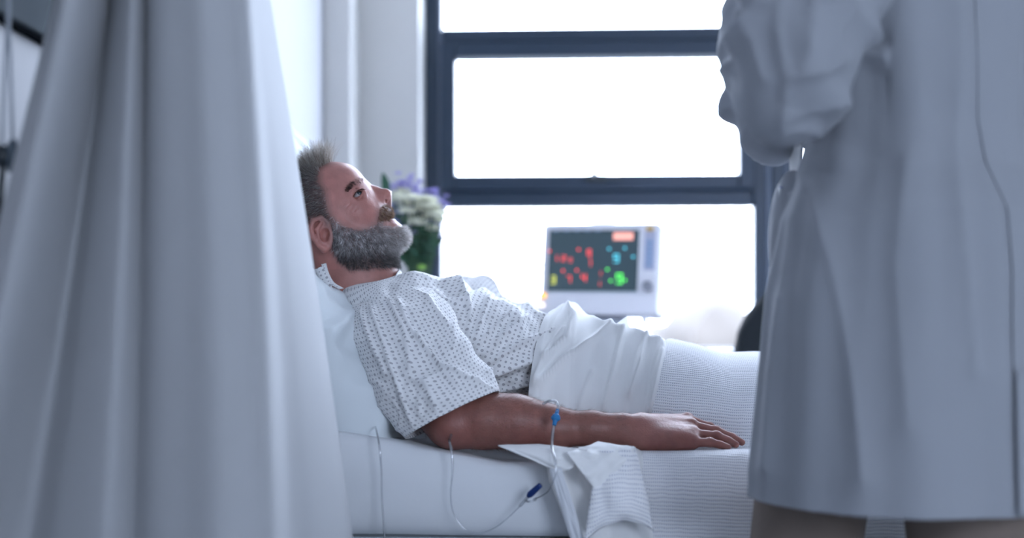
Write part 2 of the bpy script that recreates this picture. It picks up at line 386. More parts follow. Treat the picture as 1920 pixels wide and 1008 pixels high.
def pillow(name, c, ax, ay, az, hx, hy, hz, m, seed, label, crease=.016, pw=.55):
    """cushion with half sizes hx, hy and half thickness hz along the given axes; bulged, wrinkled towards its seams"""
    n = 56; rows = []; uv = []
    ax, ay, az = [np.array(a, float) / np.linalg.norm(a) for a in (ax, ay, az)]
    for side in (1, -1):
        for i in range(n + 1):
            for j in range(n + 1):
                u = -1 + 2 * i / n; v = -1 + 2 * j / n
                uu = math.copysign(abs(u) ** .85, u); vv = math.copysign(abs(v) ** .85, v)
                h = max(0, (1 - abs(uu) ** 2.6) * (1 - abs(vv) ** 2.6)) ** pw
                pin = 1 - .06 * (1 - abs(uu) ** 2) * abs(vv) ** 4
                pinv = 1 - .06 * (1 - abs(vv) ** 2) * abs(uu) ** 4
                e = max(abs(uu), abs(vv))
                rg = max(0, 1 - 5 * abs(nz((uu * 1.3 + seed * 2, vv * 2.6, side * 1.7), 1.0))) ** 2
                cr = .55 * crease * rg + crease * e ** 2 * nz((uu * 2.2 + seed, vv * 2.2, side * 3.1), 1.6) + .35 * crease * nz((uu * 4 + seed, vv * 4, side), 1.8)
                p = np.array(c) + ax * hx * uu * pinv + ay * hy * vv * pin + az * (side * hz * h + cr * (1 if h > .01 else 0))
                rows.append(p); uv.append((u, v))
    a = gridf(n + 1, n + 1); m_ = (n + 1) ** 2
    f = [q[::-1] for q in a] + [tuple(i + m_ for i in q) for q in a]
    o = obj(name, rows, f, m, uv=uv)
    bm = bmesh.new(); bm.from_mesh(o.data); bmesh.ops.remove_doubles(bm, verts=bm.verts, dist=.0008); bmesh.ops.recalc_face_normals(bm, faces=bm.faces); bm.to_mesh(o.data); bm.free()
    mod_sub(o, 1)
    return tag(o, label, 'pillow')
sl = np.array([-.55, 0, .83]); sn = np.array([.83, 0, .55])
cA = P(664, 690, 2.66)
pillow('pillow', cA, (0, 1, 0), sl, sn, .41, .215, .10, M['pillowcase'], 3.3, 'plump white pillow wedged behind the patient\'s back', .03, .42)
cB = P(515, 395, 2.72)
pillow('pillow', cB, (0, 1, 0), (-.22, 0, .97), (.97, 0, .22), .38, .20, .085, M['pillowcase'], 9.1, 'white pillow propped upright behind the patient\'s head', .02)
cC = P(560, 770, 2.66)
pillow('pillow', cC + np.array([0, 0, .0]), (0, 1, 0), (1, 0, -.12), (.12, 0, 1), .38, .185, .055, M['pillowcase'], 5.7, 'flat white pillow lying on the mattress beneath the other pillows', .02)

# ================================================================== bed covers
RX = []; RZ = []
for px, py in ((940, 572), (1000, 580), (1045, 583), (1075, 578), (1110, 596), (1150, 614), (1200, 630), (1245, 641), (1300, 652), (1350, 668), (1420, 668), (1500, 676), (1600, 690), (1750, 705), (1850, 706), (1950, 700), (2010, 690), (2060, 700), (2130, 760), (2300, 790)):
    p = P(px, py, 2.6); RX.append(p[0]); RZ.append(p[2])
YC = 2.62; NJ = 270
def cover_section(x, up, hem, near_base, fard=.30):
    """one cross-section of the bedding at x: (y, z) from the far hem over the body to the near hem"""
    zr = np.interp(x, RX, RZ); zb = ZM + .008 + up
    wn = YC - near_base; pts = []
    pts += [(YFAR + .018 + up, ZMB - .05), (YFAR + .016 + up, zb - .05), (YFAR - .01, zb - .004), (YC + fard + .10, zb)]
    for t in np.linspace(1, -1, 23):
        w_ = fard + .02 if t > 0 else wn
        h = (1 - abs(t) ** 2.2) ** .85 if t > 0 else (1 - abs(t) ** 2.7) ** .78
        pts.append((YC + t * w_, zb + (zr + up - zb) * h))
    pts += [(YN + .035, zb - .0), (YN + .004, zb - .012), (YN - .018 - up, zb - .05), (YN - .020 - up, zb - .10)]
    pts.append((YN - .024 - up, hem))
    p = np.array(pts); q = spline(np.c_[p, np.zeros(len(p))], NJ)
    return q[:, :2]
def X_at(px, d): return P(px, 600, d)[0]
def bound(y, z, ridge, base, hang0, hang1):
    """x of a slanting cloth edge as it crosses the body: pixel columns at ridge, near base, top and bottom of the hanging part"""
    if y > YC: return X_at(ridge, 2.6) + (y - YC) * .1
    if y > 2.33: return np.interp(y, [2.33, YC], [X_at(base, 2.33), X_at(ridge, 2.6)])
    if z > ZM - .03: return np.interp(y, [YN - .02, 2.33], [X_at(hang0, 2.18), X_at(base, 2.33)])
    return np.interp(z, [ZMB, ZM - .03], [X_at(hang1, 2.17), X_at(hang0, 2.18)])
def cover(name, bl, br, xend, up, hem, nx, m, label, disp, thick):
    rows = []; uv = []
    xs = np.linspace(0, 1, nx); secs = {}
    V = np.zeros((nx, NJ, 3))
    for j in range(NJ):
        for i, s in enumerate(xs):
            x = None
            # two passes: the edge depends on where the section lies
            y, z = 2.6, .8
            x = X_at(1200, 2.5)
            for _ in range(3):
                k = round(x, 2)
                if k not in secs: secs[k] = cover_section(k, up, hem, 2.325)
                y, z = secs[k][j]
                x0 = bound(y, z, *bl); x1 = bound(y, z, *br) if br else xend
                x = x0 + (x1 - x0) * s
            k0 = math.floor(x * 100) / 100; k1 = round(k0 + .01, 2); k0 = round(k0, 2); tt = (x - k0) / .01
            for k in (k0, k1):
                if k not in secs: secs[k] = cover_section(k, up, hem, 2.325)
            q = secs[k0][j] * (1 - tt) + secs[k1][j] * tt
            V[i, j] = (x, q[0], q[1])
    uv = [(V[i, j, 0], j * .0122 * 150 / NJ) for i in range(nx) for j in range(NJ)]
    Vf = V.reshape(-1, 3); f = gridf(nx, NJ); nrm = vnormals(Vf, f)
    if nrm[nx // 2 * NJ + NJ * 60 // 150][2] < 0: nrm = -nrm; f = [q[::-1] for q in f]
    D = np.array([disp(i / (nx - 1), j, V[i, j]) for i in range(nx) for j in range(NJ)])
    Vf = Vf + nrm * D[:, None]
    o = obj(name, Vf, f, m, uv=uv); mod_solid(o, thick, 1)
    return tag(o, label, 'blanket' if 'blanket' in name else 'sheet')
def pleat(s, c, wd, a):                          # a fold with one steep side
    t = (s - c) / wd
    return a * math.exp(-(t / (.35 if t > 0 else 1.0)) ** 2)
SHEETFOLDS = [([(1134, 626), (1070, 668), (1011, 721)], 0.0165, 7), ([(1166, 621), (1150, 690), (1130, 766)], 0.0150, 6), ([(1207, 644), (1195, 690), (1178, 745)], 0.0165, 6), ([(1238, 668), (1226, 725), (1214, 778)], 0.0150, 5),
              ([(1066, 576), (1074, 600), (1066, 640), (1020, 678)], 0.0180, 5), ([(1058, 625), (1030, 655), (1000, 720)], 0.0105, 5), ([(1110, 600), (1122, 618), (1160, 632)], 0.0120, 5), ([(1160, 614), (1190, 640), (1240, 655)], 0.0105, 6), ([(1108, 700), (1085, 760)], 0.0090, 6)]
def sheet_disp(s, j, p):
    y, z = p[1], p[2]
    body = max(0, min(1, (y - 2.29) / .08))
    hang = 1 - body
    d = pleat(s, .05, .06, .005) + pleat(s, .56, .10, .007) + pleat(s, .74, .10, .008) + pleat(s, .90, .08, .006)
    ridge = math.exp(-((y - YC) / .10) ** 2)
    d = d * (.55 + .45 * math.exp(-((y - 2.5) / .12) ** 2)) * body
    d += .004 * math.exp(-((s - .12) / .09) ** 2) * ridge + .010 * ridge * nz((s * 9, y * 8, 0), 1.0)
    d += body * .006 * nz((s * 7 + y * 3, y * 7, 2), 1.3)
    px, py = w2px(p)
    if py < 800 and y < YC + .05:
        fade = .35 + .65 * max(0, min(1, (YC - .03 - y) / .09))
        for poly, a, wd in SHEETFOLDS: d += crease(px, py, poly, a, wd) * body * fade
    d += hang * (.010 * nz((s * 4, z * 4, 5), 1.5) + .006)
    return d + .002
def blanket_disp(s, j, p):
    x, y, z = p
    d = .004 * nz((x * 6, y * 6, z * 6), 1.0)
    if y < 2.24 and z < ZM + .02:               # hanging side: a long diagonal fold towards the foot
        q = (x - .30) * .80 - (ZM - z) * .0 - (ZM - z - .0) * -.8
        d += .034 * math.exp(-((x + (ZM - z) * 1.15 - .455) / .05) ** 2) + .012 * math.exp(-((x + (ZM - z) * .9 - .70) / .06) ** 2)
        d += .008 * nz((x * 5, 0, z * 3), 1.0)
    return d
top_sheet = cover('top_sheet', (1046, 984, 1032, 1075), (1275, 1225, 1212, 1235), None, .0, .47, 190, M['topsheet'], 'smooth white top sheet pleated across the patient\'s waist', sheet_disp, .0016)
cover('cellular_blanket', (1262, 1212, 1192, 1216), None, XF - .03, .006, .40, 170, M['blanket'], 'white open-knit cellular blanket covering the patient\'s legs', blanket_disp, .004)

def patch(name, corners, m, parent=None, n=34, arch=0.0, bulge=.012, rough=.004, seed=0, thick=.002, d0=2.165, label=None, cat='sheet'):
    """cloth flap: bilinear between four (px, py, depth) corners, bulged towards the viewer"""
    c = np.array([P(*q) for q in corners]); rows = []; uv = []
    for i in range(n):
        for j in range(n):
            u, v = i / (n - 1), j / (n - 1)
            p = c[0] * (1 - u) * (1 - v) + c[1] * u * (1 - v) + c[2] * u * v + c[3] * (1 - u) * v
            b = bulge * (4 * u * (1 - u) * .6 + .4) * (4 * v * (1 - v) * .7 + .3) + rough * nz((u * 3 + seed, v * 3, seed), 1.3)
            rows.append(p - Fv * b + Uv * arch * v ** 2 * 4 * u * (1 - u)); uv.append((p[0], p[2]))
    o = obj(name, rows, gridf(n, n), m, parent, uv=uv); mod_solid(o, thick, 0)
    if parent is None and label: tag(o, label, cat)
    return o
# ================================================================== privacy curtain
def curtain():
    nu, nv = 220, 70; rows = []; uv = []
    zt, zb = 2.45, .12
    def edge(z, pts):                            # a hanging edge: px column against py, at its own depth
        return np.interp(z, [p[1] for p in pts], [p[0] for p in pts])
    # control columns across the cloth: px at y=0, px at y=1008, depth offset
    cols = [(100, -150, 1.62), (120, -95, 1.58), (158, -55, 1.60), (190, -5, 1.66), (205, 55, 1.70), (220, 110, 1.66), (245, 185, 1.62),
            (266, 232, 1.645), (276, 250, 1.66), (290, 285, 1.625), (330, 340, 1.60), (375, 410, 1.59), (420, 478, 1.60), (448, 502, 1.605), (464, 515, 1.62), (472, 530, 1.66), (477, 545, 1.71), (481, 565, 1.74), (485, 590, 1.77), (490, 615, 1.81), (497, 638, 1.86), (503, 652, 1.91), (505, 660, 1.95), (496, 650, 2.0), (470, 600, 2.02)]
    cc = np.array(cols, float); cc = spline(np.c_[cc], nu)
    for i in range(nu):
        a, b, d = cc[i]
        for j in range(nv):
            v = j / (nv - 1); z = zt + (zb - zt) * v
            py = HY - (z - EYE) / d * FPX          # column straight in the cloth from rail to hem
            t = py / 1008
            t2 = t if t > 0 else t * .25           # above the picture the folds gather and hang straight
            px = a + (b - a) * t2 + (5 * math.sin(math.pi * min(1, t)) if t > 0 else 0) * (a / 500)
            u = i / (nu - 1)
            dd = d + .005 * math.sin(u * 34 + v * 2) * (0.25 + .75 * v) + .012 * nz((u * 5, v * 2.2, 1), 1.0)
            p = CAMP + Rv * ((px - HX) / FPX * d) + Fv * dd; p[2] = z
            rows.append(p); uv.append((u * 2, v * 2.3))
    o = obj('privacy_curtain', rows, gridf(nu, nv), M['curtain'], uv=uv); mod_solid(o, .002, 0)
    tag(o, 'long pale grey privacy curtain gathered in the left foreground', 'curtain')
    ra, rb = P(60, 0, 1.68), P(520, 0, 1.68)
    r = thing('curtain_track', ((ra[0] + rb[0]) / 2, ra[1], 2.47), 'white ceiling track that the privacy curtain hangs from', 'curtain track')
    rod('rail', (XL + .0, ra[1], 2.475), (1.2, ra[1], 2.475), .012, M['white_plastic'], r)
    for x in (-.6, .3, 1.1): rod('hanger', (x, ra[1], 2.475), (x, ra[1], ZC), .006, M['white_plastic'], r)
curtain()

# ================================================================== bedhead panel and pull cord at the far left
ya = 1.0; yb = 2.75; zp = 1.228
bp = thing('bedhead_panel', (XL, (ya + yb) / 2, zp), 'grey bedhead service panel on the wall at far left', 'wall panel')
box('casing', (XL + .001, ya, zp + .006), (XL + .010, yb, zp + .42), M['panel'], bp, .004)
box('bottom_trim', (XL + .001, ya, zp - .004), (XL + .011, yb, zp + .004), mat('matt_black_trim', (.01, .012, .015), 1.0, spec=0.0), bp, .002)
box('fascia', (XL + .010, 2.1, zp + .20), (XL + .016, yb - .05, zp + .36), M['white_plastic'], bp, .003)
cd = thing('pull_cord', P(14, 330, 1.66), 'pair of pale cords with a dark round weight hanging at far left', 'cord')
M['cord'] = mat('pale_cord', (.35, .38, .42), .7)
for xa, xb_, nm in ((15, 4, 'cord'), (16, 24, 'cord')):
    tube(nm, [P(xa, -1300, 1.66), P(xa, -700, 1.66), P(xa, -20, 1.66), P((xa * .6 + xb_ * .4), 90, 1.66), P(xb_, 272, 1.66)], .0022, M['cord'], cd)
v, f = lathe([(0, -.013), (.008, -.012), (.0125, -.005), (.0125, .005), (.008, .012), (0, .013)], 16, P(4, 293, 1.66)); obj('weight', v, f, M['dark'], cd)
v, f = lathe([(0, -.02), (.007, -.018), (.009, 0), (.007, .014), (.003, .02), (0, .02)], 14, P(25, 293, 1.66)); obj('toggle', v, f, mat('grey_toggle', (.10, .13, .16), .5), cd)
tube('strap', [P(6, 300, 1.66), P(4, 330, 1.66), P(-2, 400, 1.66), P(-10, 480, 1.66)], .004, M['dark'], cd)

# ================================================================== bedside cabinet, vase and flowers
cx = P(785, 500, 3.45); zc = .74
cab = thing('bedside_cabinet', (cx[0], 3.55, 0), 'white bedside cabinet under the flower vase behind the patient', 'cabinet')
x0, x1, y0, y1 = cx[0] - .22, cx[0] + .24, 3.28, 3.78
wp = M['white_plastic']
box('body', (x0, y0 + .02, .08), (x1, y1, zc - .03), wp, cab, .006); box('worktop', (x0 - .01, y0, zc - .03), (x1 + .01, y1 + .01, zc), M['panel'], cab, .006)
dr = box('drawer', (x0 + .02, y0, zc - .19), (x1 - .02, y0 + .02, zc - .05), wp, cab, .004); box('handle', ((x0 + x1) / 2 - .06, y0 - .02, zc - .125), ((x0 + x1) / 2 + .06, y0, zc - .11), M['chrome'], dr, .003)
dd = box('door', (x0 + .02, y0, .11), (x1 - .02, y0 + .02, zc - .205), wp, cab, .004); box('handle', (x1 - .07, y0 - .02, .35), (x1 - .055, y0, .46), M['chrome'], dd, .003)
for a in (x0 + .05, x1 - .05):
    for b in (y0 + .06, y1 - .05): rod('leg', (a, b, 0), (a, b, .085), .018, M['dark'], cab)

vb = P(788, 560, 3.5); vb[2] = zc
vase = thing('glass_vase', vb, 'clear glass vase of flowers beside the window frame', 'vase')
M['vase_glass'] = clear_mat('vase_glass', (.86, .92, .93), .10, .05)
M['water'] = clear_mat('vase_water', (.80, .90, .86), .03, .02)
v, f = lathe([(0, .004), (.046, .004), (.048, .01), (.046, .08), (.044, .16), (.047, .215), (.044, .215), (.041, .16), (.043, .08), (.044, .014), (0, .012)], 28, vb); obj('body', v, f, M['vase_glass'], vase)
v, f = lathe([(0, .014), (.041, .015), (.041, .08), (.039, .12), (0, .12)], 24, vb); obj('water', v, f, M['water'], vase)
M['cream'] = mat('cream_petals', (.86, .86, .72), .7, translucent=.3, nscale=60, nvar=.1)
M['purple'] = mat('violet_petals', (.36, .32, .62), .7, translucent=.25, nscale=60, nvar=.15)
M['stem'] = mat('flower_stem_green', (.05, .12, .06), .6)
M['leaf'] = mat('bouquet_leaf_green', (.035, .10, .06), .55, translucent=.25, nscale=30, nvar=.3)
M['lime'] = mat('fresh_green_leaf', (.22, .42, .08), .55, translucent=.35)
def petals(c, r, n, layers, rng, flat=.5, axis=None):
    vs = []; fs = []
    for l in range(layers):
        el = .15 + 1.15 * l / max(1, layers); rr = r * (1 - .16 * l)
        for k in range(n):
            a = 2 * math.pi * (k + .5 * l) / n + rng.uniform(-.2, .2)
            d = np.array([math.cos(a) * math.cos(el), math.sin(a) * math.cos(el), math.sin(el)]); s = np.array([-math.sin(a), math.cos(a), 0])
            nrm = np.cross(d, s); b = len(vs); wd = rr * .42
            for t, ww, up in ((.1, .25, 0), (.5, 1, .12), (.85, .85, .05), (1.0, .2, -.06)):
                for q in (-1, 1): vs.append(c + d * rr * t + s * q * wd * ww * .5 - nrm * rr * up)
            fs += [(b + 2 * i, b + 2 * i + 1, b + 2 * i + 3, b + 2 * i + 2) for i in range(3)]
    return np.array(vs), fs
def leafvf(a, b, wd, bend=.2):
    a, b = np.array(a), np.array(b); ax = b - a; s = np.cross(ax, [.2, -1, .3]); s /= np.linalg.norm(s) + 1e-9; up = np.cross(s, ax); up /= np.linalg.norm(up) + 1e-9
    vs = []; n = 8
    for i in range(n):
        t = i / (n - 1); ww = wd * math.sin(math.pi * min(1, t * .95 + .03)) ** .8; cpt = a + ax * t + up * np.linalg.norm(ax) * bend * math.sin(t * 2.6)
        for q in (-1, 0, 1): vs.append(cpt + s * q * ww + up * abs(q) * ww * .3)
    return np.array(vs), gridf(n, 3)
rng = random.Random(5)
def flower(px, py, d, kind):
    c = P(px, py, d); root = vb + np.array([rng.uniform(-.015, .015), rng.uniform(-.015, .015), .03])
    lab, gr = (('cream blossom on a green stem in the glass vase', 'cream flowers in the vase') if kind == 'cream' else ('small violet flower sprig in the glass vase', 'violet flowers in the vase'))
    t = thing('cream_flower' if kind == 'cream' else 'violet_flower', root, lab, 'flower', gr)
    neck = vb + np.array([(c[0] - vb[0]) * .35, (c[1] - vb[1]) * .35, .21])
    tube('stem', [root, neck, c * .45 + neck * .55 + np.array([0, 0, .01]), c - np.array([0, 0, .006])], .0016, M['stem'], t, 5, 12)
    if kind == 'cream':
        v, f = petals(c, rng.uniform(.024, .031), 9, 4, rng); obj('blossom', v, f, M['cream'], t)
    else:
        vs = []
        for q in range(9):
            off = np.array([rng.gauss(0, .013), rng.gauss(0, .012), rng.gauss(.002, .010)]); vs.append(petals(c + off, .012, 5, 2, rng))
        v, f = joinvf(vs); obj('blossom', v, f, M['purple'], t)
    m = c * .5 + neck * .5
    v, f = leafvf(m, m + np.array([rng.uniform(-.04, .015), rng.uniform(-.03, .03), rng.uniform(0, .03)]), .009); obj('leaf', v, f, M['leaf'], t)
for px, py in ((752, 363), (775, 372), (760, 385), (795, 375), (810, 388), (786, 395), (824, 398), (800, 408), (770, 400), (822, 415), (748, 380), (812, 430), (783, 420), (756, 372), (785, 382), (806, 378), (826, 406), (775, 412), (762, 398), (815, 403), (793, 390), (818, 392), (804, 398), (742, 368)):
    flower(px, py, 3.44 + rng.uniform(-.04, .04), 'cream')
for px, py in ((748, 352), (767, 347), (795, 353), (822, 377), (831, 381), (760, 392), (781, 388), (750, 405), (758, 415), (795, 424), (826, 420), (778, 436), (806, 420), (746, 428), (742, 360), (757, 352), (815, 372), (770, 383), (790, 398), (742, 395), (768, 424), (820, 436), (786, 432), (752, 440)):
    flower(px, py, 3.50 + rng.uniform(-.05, .05), 'violet')
for k, (px, py, qx, qy, mm) in enumerate([(770, 470, 710, 340, 'leaf'), (780, 480, 748, 430, 'leaf'), (790, 480, 776, 425, 'leaf'), (795, 480, 812, 440, 'leaf'), (785, 480, 760, 445, 'leaf'), (800, 480, 810, 430, 'leaf'), (775, 490, 745, 455, 'leaf'), (790, 495, 816, 455, 'leaf'), (788, 500, 800, 450, 'leaf'), (790, 506, 797, 474, 'lime'), (780, 500, 770, 450, 'leaf'), (798, 500, 806, 460, 'leaf'), (765, 500, 752, 470, 'leaf'), (786, 470, 790, 410, 'leaf')]):
    d = (3.5 if mm == 'leaf' else 3.40) + rng.uniform(-.04, .04); a, b = P(px, py, d), P(qx, qy, d + rng.uniform(-.04, .04))
    t = thing('leaf_sprig', a, 'green leaf sprig among the flowers in the vase' if mm == 'leaf' else 'bright lime green leaf low in the glass vase', 'leaf', 'leaf sprigs in the vase' if mm == 'leaf' else None)
    tube('stem', [vb + np.array([0, 0, .03]), (a + vb + np.array([0, 0, .2])) / 2, a, a * .6 + b * .4], .0014, M['stem'], t, 5, 10)
    for i in range(4 if mm == 'leaf' else 1):
        s = .25 + .25 * i; o_ = np.array([rng.uniform(-.014, .012), rng.uniform(-.02, .02), .02])
        v, f = leafvf(a + (b - a) * max(0, s - .3), a + (b - a) * s + o_ * (1 if mm == 'leaf' else .2), .011 if mm == 'leaf' else .012); obj('leaf', v, f, M[mm], t)

# ================================================================== patient monitor on its stand
md = 3.62; mc = P(1124, 499, md)
my = math.radians(-14); mt = math.radians(7)
MM = Matrix.Translation(Vector(mc)) @ Matrix.Rotation(my, 4, 'Z') @ Matrix.Rotation(-mt, 4, 'X') @ Matrix.Rotation(math.radians(.8), 4, 'Y')
mon = thing('patient_monitor', mc - np.array([0, 0, .13]), 'white bedside patient monitor with glowing readings in front of the window', 'monitor')
hw, hh = .155, .113
M['screen'] = mat('monitor_screen', (.015, .03, .04), .25, emit=(.016, .028, .037), estr=1.0)
M['mon'] = mat('monitor_white_casing', (.86, .85, .90), .4)
M['key'] = mat('monitor_blue_keys', (.30, .42, .62), .4)
box('casing', (-hw, 0, -hh - .01), (hw, .09, hh), M['mon'], mon, .012, MM)
box('lower_lip', (-hw + .0, -.012, -hh - .012), (hw, .06, -hh + .045), M['mon'], mon, .008, MM)
scr = box('screen', (-hw + .020, -.004, -.064), (hw - .055, .004, hh - .020), M['screen'], mon, .001, MM)
box('status_bar', (-hw + .020, -.0045, -.078), (hw - .055, .004, -.0655), mat('monitor_status_bar', (.5, .6, .68), .4), mon, .001, MM)
ks = box('key_strip', (hw - .040, -.004, -.010), (hw - .012, .004, hh - .022), mat('key_strip_grey', (.52, .53, .66), .4), mon, .002, MM)
for i in range(6): box('button', (hw - .036, -.007, .058 - i * .012), (hw - .017, -.002, .067 - i * .012), M['key'], ks, .002, MM)
box('alarm_button', (hw - .036, -.007, hh - .023), (hw - .018, -.002, hh - .013), mat('amber_button', (.62, .36, .02), .4), mon, .002, MM)
def disc(c, r, m, nm, par_, th=.006):
    v, f = lathe([(0, -th), (r * .9, -th), (r, -th * .6), (r, th), (0, th)], 20); v = v[:, [0, 2, 1]] + np.array(c)
    v = np.array([tuple(MM @ Vector(p)) for p in v]); return obj(nm, v, f, m, par_)
disc((hw - .027, -.008, -.052), .013, mat('grey_dial', (.30, .31, .36), .4), 'dial', mon, .01)
disc((-hw + .014, -.008, -.078), .008, mat('amber_lamp', (.8, .4, .05), .4, emit=(.95, .42, .06), estr=.9), 'alarm_lamp', mon)
disc((-hw + .012, -.012, -.102), .006, mat('white_lamp', (.9, .8, .78), .4, emit=(1, .85, .82), estr=.8), 'power_lamp', mon)
M['led_r'] = mat('screen_red', (.1, .0, .0), .5, emit=(1.0, .075, .075), estr=1.15); M['led_g'] = mat('screen_green', (0, .1, 0), .5, emit=(.12, 1, .14), estr=1.15)
M['led_c'] = mat('screen_cyan', (0, .1, .1), .5, emit=(.10, .62, .85), estr=1.1); M['led_y'] = mat('screen_yellow', (.1, .1, 0), .5, emit=(.62, .68, .09), estr=1.1)
M['led_s'] = mat('screen_salmon', (.3, .1, .1), .5, emit=(.62, .28, .24), estr=1.0)
SEG = {0: 'abcdef', 1: 'bc', 2: 'abged', 3: 'abgcd', 4: 'fgbc', 5: 'afgcd', 6: 'afgedc', 7: 'abc', 8: 'abcdefg', 9: 'abcfgd'}
def digit(n, x, z, h, m, k):
    w_ = h * .55; t = h * .10; S = {'a': ((0, h / 2), (w_, h / 2)), 'g': ((0, 0), (w_, 0)), 'd': ((0, -h / 2), (w_, -h / 2)), 'f': ((0, 0), (0, h / 2)), 'b': ((w_, 0), (w_, h / 2)), 'e': ((0, -h / 2), (0, 0)), 'c': ((w_, -h / 2), (w_, 0))}
    lst = []
    for s in SEG[n]:
        (a, b), (c, d) = S[s]; lst.append(((x + a - t / 2, -.0055, z + b - t / 2), (x + c + t / 2, -.004, z + d + t / 2)))
    v = []; f = []
    for lo, hi in lst:
        q = len(v); v += [tuple(MM @ Vector(p)) for p in boxv(lo, hi)]; f += [tuple(i + q for i in g_) for g_ in BOXF]
    obj('numeral', v, f, m, k, smooth=False)
def sx(zx): return -hw + .020 + (zx - 250) / (975 - 250) * (2 * hw - .075)         # along the screen, from the picture
def sz(zy): return hh - .020 - (zy - 190) / (610 - 190) * (hh - .020 + .064)
for n, zx, zy, h, m in ((1, 300, 385, .017, 'r'), (2, 365, 385, .017, 'r'), (0, 425, 397, .012, 'r'), (8, 570, 345, .017, 'r'), (1, 575, 420, .017, 'r'), (1, 575, 385, .012, 'r'),
                        (7, 412, 530, .020, 'r'), (4, 532, 520, .022, 'r'), (1, 665, 490, .013, 'r'), (1, 662, 562, .013, 'r'), (9, 785, 385, .024, 'c'), (9, 812, 525, .030, 'g'), (3, 282, 535, .023, 'y')):
    digit(n, sx(zx), sz(zy), h * .8, M['led_' + m], scr)
for zx, zy, m in ((495, 325, 'r'), (742, 320, 'c'), (868, 316, 'c'), (936, 375, 'c'), (735, 462, 'g'), (376, 472, 'r'), (488, 468, 'r'), (765, 540, 'g'), (880, 536, 'g'), (258, 335, 'r')):
    a, b = sx(zx), sz(zy); box('mark', (a - .0024, -.0055, b - .0024), (a + .0024, -.004, b + .0024), M['led_' + m], scr, 0, MM)
box('time_box', (sx(772), -.005, sz(260)), (sx(930), -.004, sz(208)), M['led_s'], scr, 0, MM)
for zx, m in ((790, 'w'),):
    for q in range(5): box('trace_mark', (sx(280 + q * 85), -.005, sz(197)), (sx(330 + q * 85), -.004, sz(192)), M['key'], scr, 0, MM)
for zz in (.010, -.010): box('cable_plug', (-hw - .035, .03, zz - .003), (-hw + .002, .042, zz + .004), M['dark'] if zz < 0 else mat('grey_plug', (.25, .27, .33), .5), mon, .002, MM)
box('handle', (-.03, .02, hh - .002), (.03, .06, hh + .006), M['mon'], mon, .004, MM)
box('foot', (hw - .045, .01, -hh - .026), (hw - .03, .03, -hh - .008), M['mon'], mon, .003, MM)
st = thing('monitor_stand', (mc[0], mc[1] + .06, 0), 'grey pole stand carrying the patient monitor', 'stand')
zb_ = mc[2] - hh - .014
box('cradle', (mc[0] - .055, mc[1] - .01, zb_ - .035), (mc[0] + .075, mc[1] + .10, zb_ - .004), mat('cradle_grey', (.40, .43, .50), .4), st, .008)
box('swivel', (mc[0] - .015, mc[1] + .0, zb_ - .075), (mc[0] + .035, mc[1] + .08, zb_ - .035), mat('swivel_grey', (.12, .14, .18), .4), st, .006)
rod('pole', (mc[0], mc[1] + .06, .05), (mc[0], mc[1] + .06, zb_ - .06), .018, M['chrome'], st)
for k in range(5):
    a = 2 * math.pi * k / 5; e = (mc[0] + .17 * math.cos(a), mc[1] + .06 + .19 * math.sin(a), .055)
    lg = tube('leg', [(mc[0], mc[1] + .06, .09), ((mc[0] + e[0]) / 2, (mc[1] + .06 + e[1]) / 2, .085), e], .014, M['chrome'], st)
    v, f = lathe([(0, -.012), (.022, -.012), (.026, -.006), (.026, .006), (.022, .012), (0, .012)], 16); v = v[:, [0, 2, 1]] + np.array([e[0], e[1], .026]); obj('caster', v, f, M['dark'], lg)

# ================================================================== dark chair by the window
ca = P(1376, 590, 3.5); X0 = ca[0]; ztop = P(1420, 515, 3.5)[2]
M['chairfab'] = mat('black_chair_fabric', (.006, .010, .014), .85, bump=.1, bscale=300)
ch = thing('dark_armchair', (X0 + .26, 3.66, 0), 'black upholstered chair with rounded back between bed and window', 'chair')
def rounded_back():
    n = 34; v = []; w_ = .27; hgt = ztop - .47
    for layer in (0, 1):
        for i in range(n + 1):
            for j in range(n + 1):
                u, t = -1 + 2 * i / n, j / n
                x = X0 + w_ + w_ * u; r = .22
                zmax = ztop - (0 if abs(u) * w_ < w_ - r else r - math.sqrt(max(0, r * r - (abs(u) * w_ - (w_ - r)) ** 2)))
                z = .46 + (zmax - .46) * t
                e = max(0, 1 - max(abs(u) ** 6, abs(2 * t - 1) ** 6)) ** .35
                v.append((x, 3.50 + .035 + (layer * 2 - 1) * .035 * e - .05 * u * u + .10 * t, z))
    a = gridf(n + 1, n + 1); m_ = (n + 1) ** 2
    return v, a + [tuple(i + m_ for i in q)[::-1] for q in a]
v, f = rounded_back(); obj('backrest', v, f, M['chairfab'], ch)
def seatv():
    n = 20; v = []
    for layer in (0, 1):
        for i in range(n + 1):
            for j in range(n + 1):
                u, t = -1 + 2 * i / n, -1 + 2 * j / n; e = max(0, 1 - max(abs(u) ** 6, abs(t) ** 6)) ** .35
                v.append((X0 + .27 + .26 * u, 3.72 + .22 * t, .46 + (layer * 2 - 1) * .04 * e))
    a = gridf(n + 1, n + 1); m_ = (n + 1) ** 2
    return v, a + [tuple(i + m_ for i in q)[::-1] for q in a]
v, f = seatv(); obj('seat', v, f, M['chairfab'], ch)
for x in (X0 + .05, X0 + .49):
    for y in (3.55, 3.90): rod('leg', (x, y, 0), (x, y, .45), .014, M['dark'], ch)
    tube('armrest', [(x - .01, 3.56, .66), (x - .01, 3.72, .67), (x - .01, 3.88, .66), (x, 3.9, .45)], .014, M['dark'], ch)
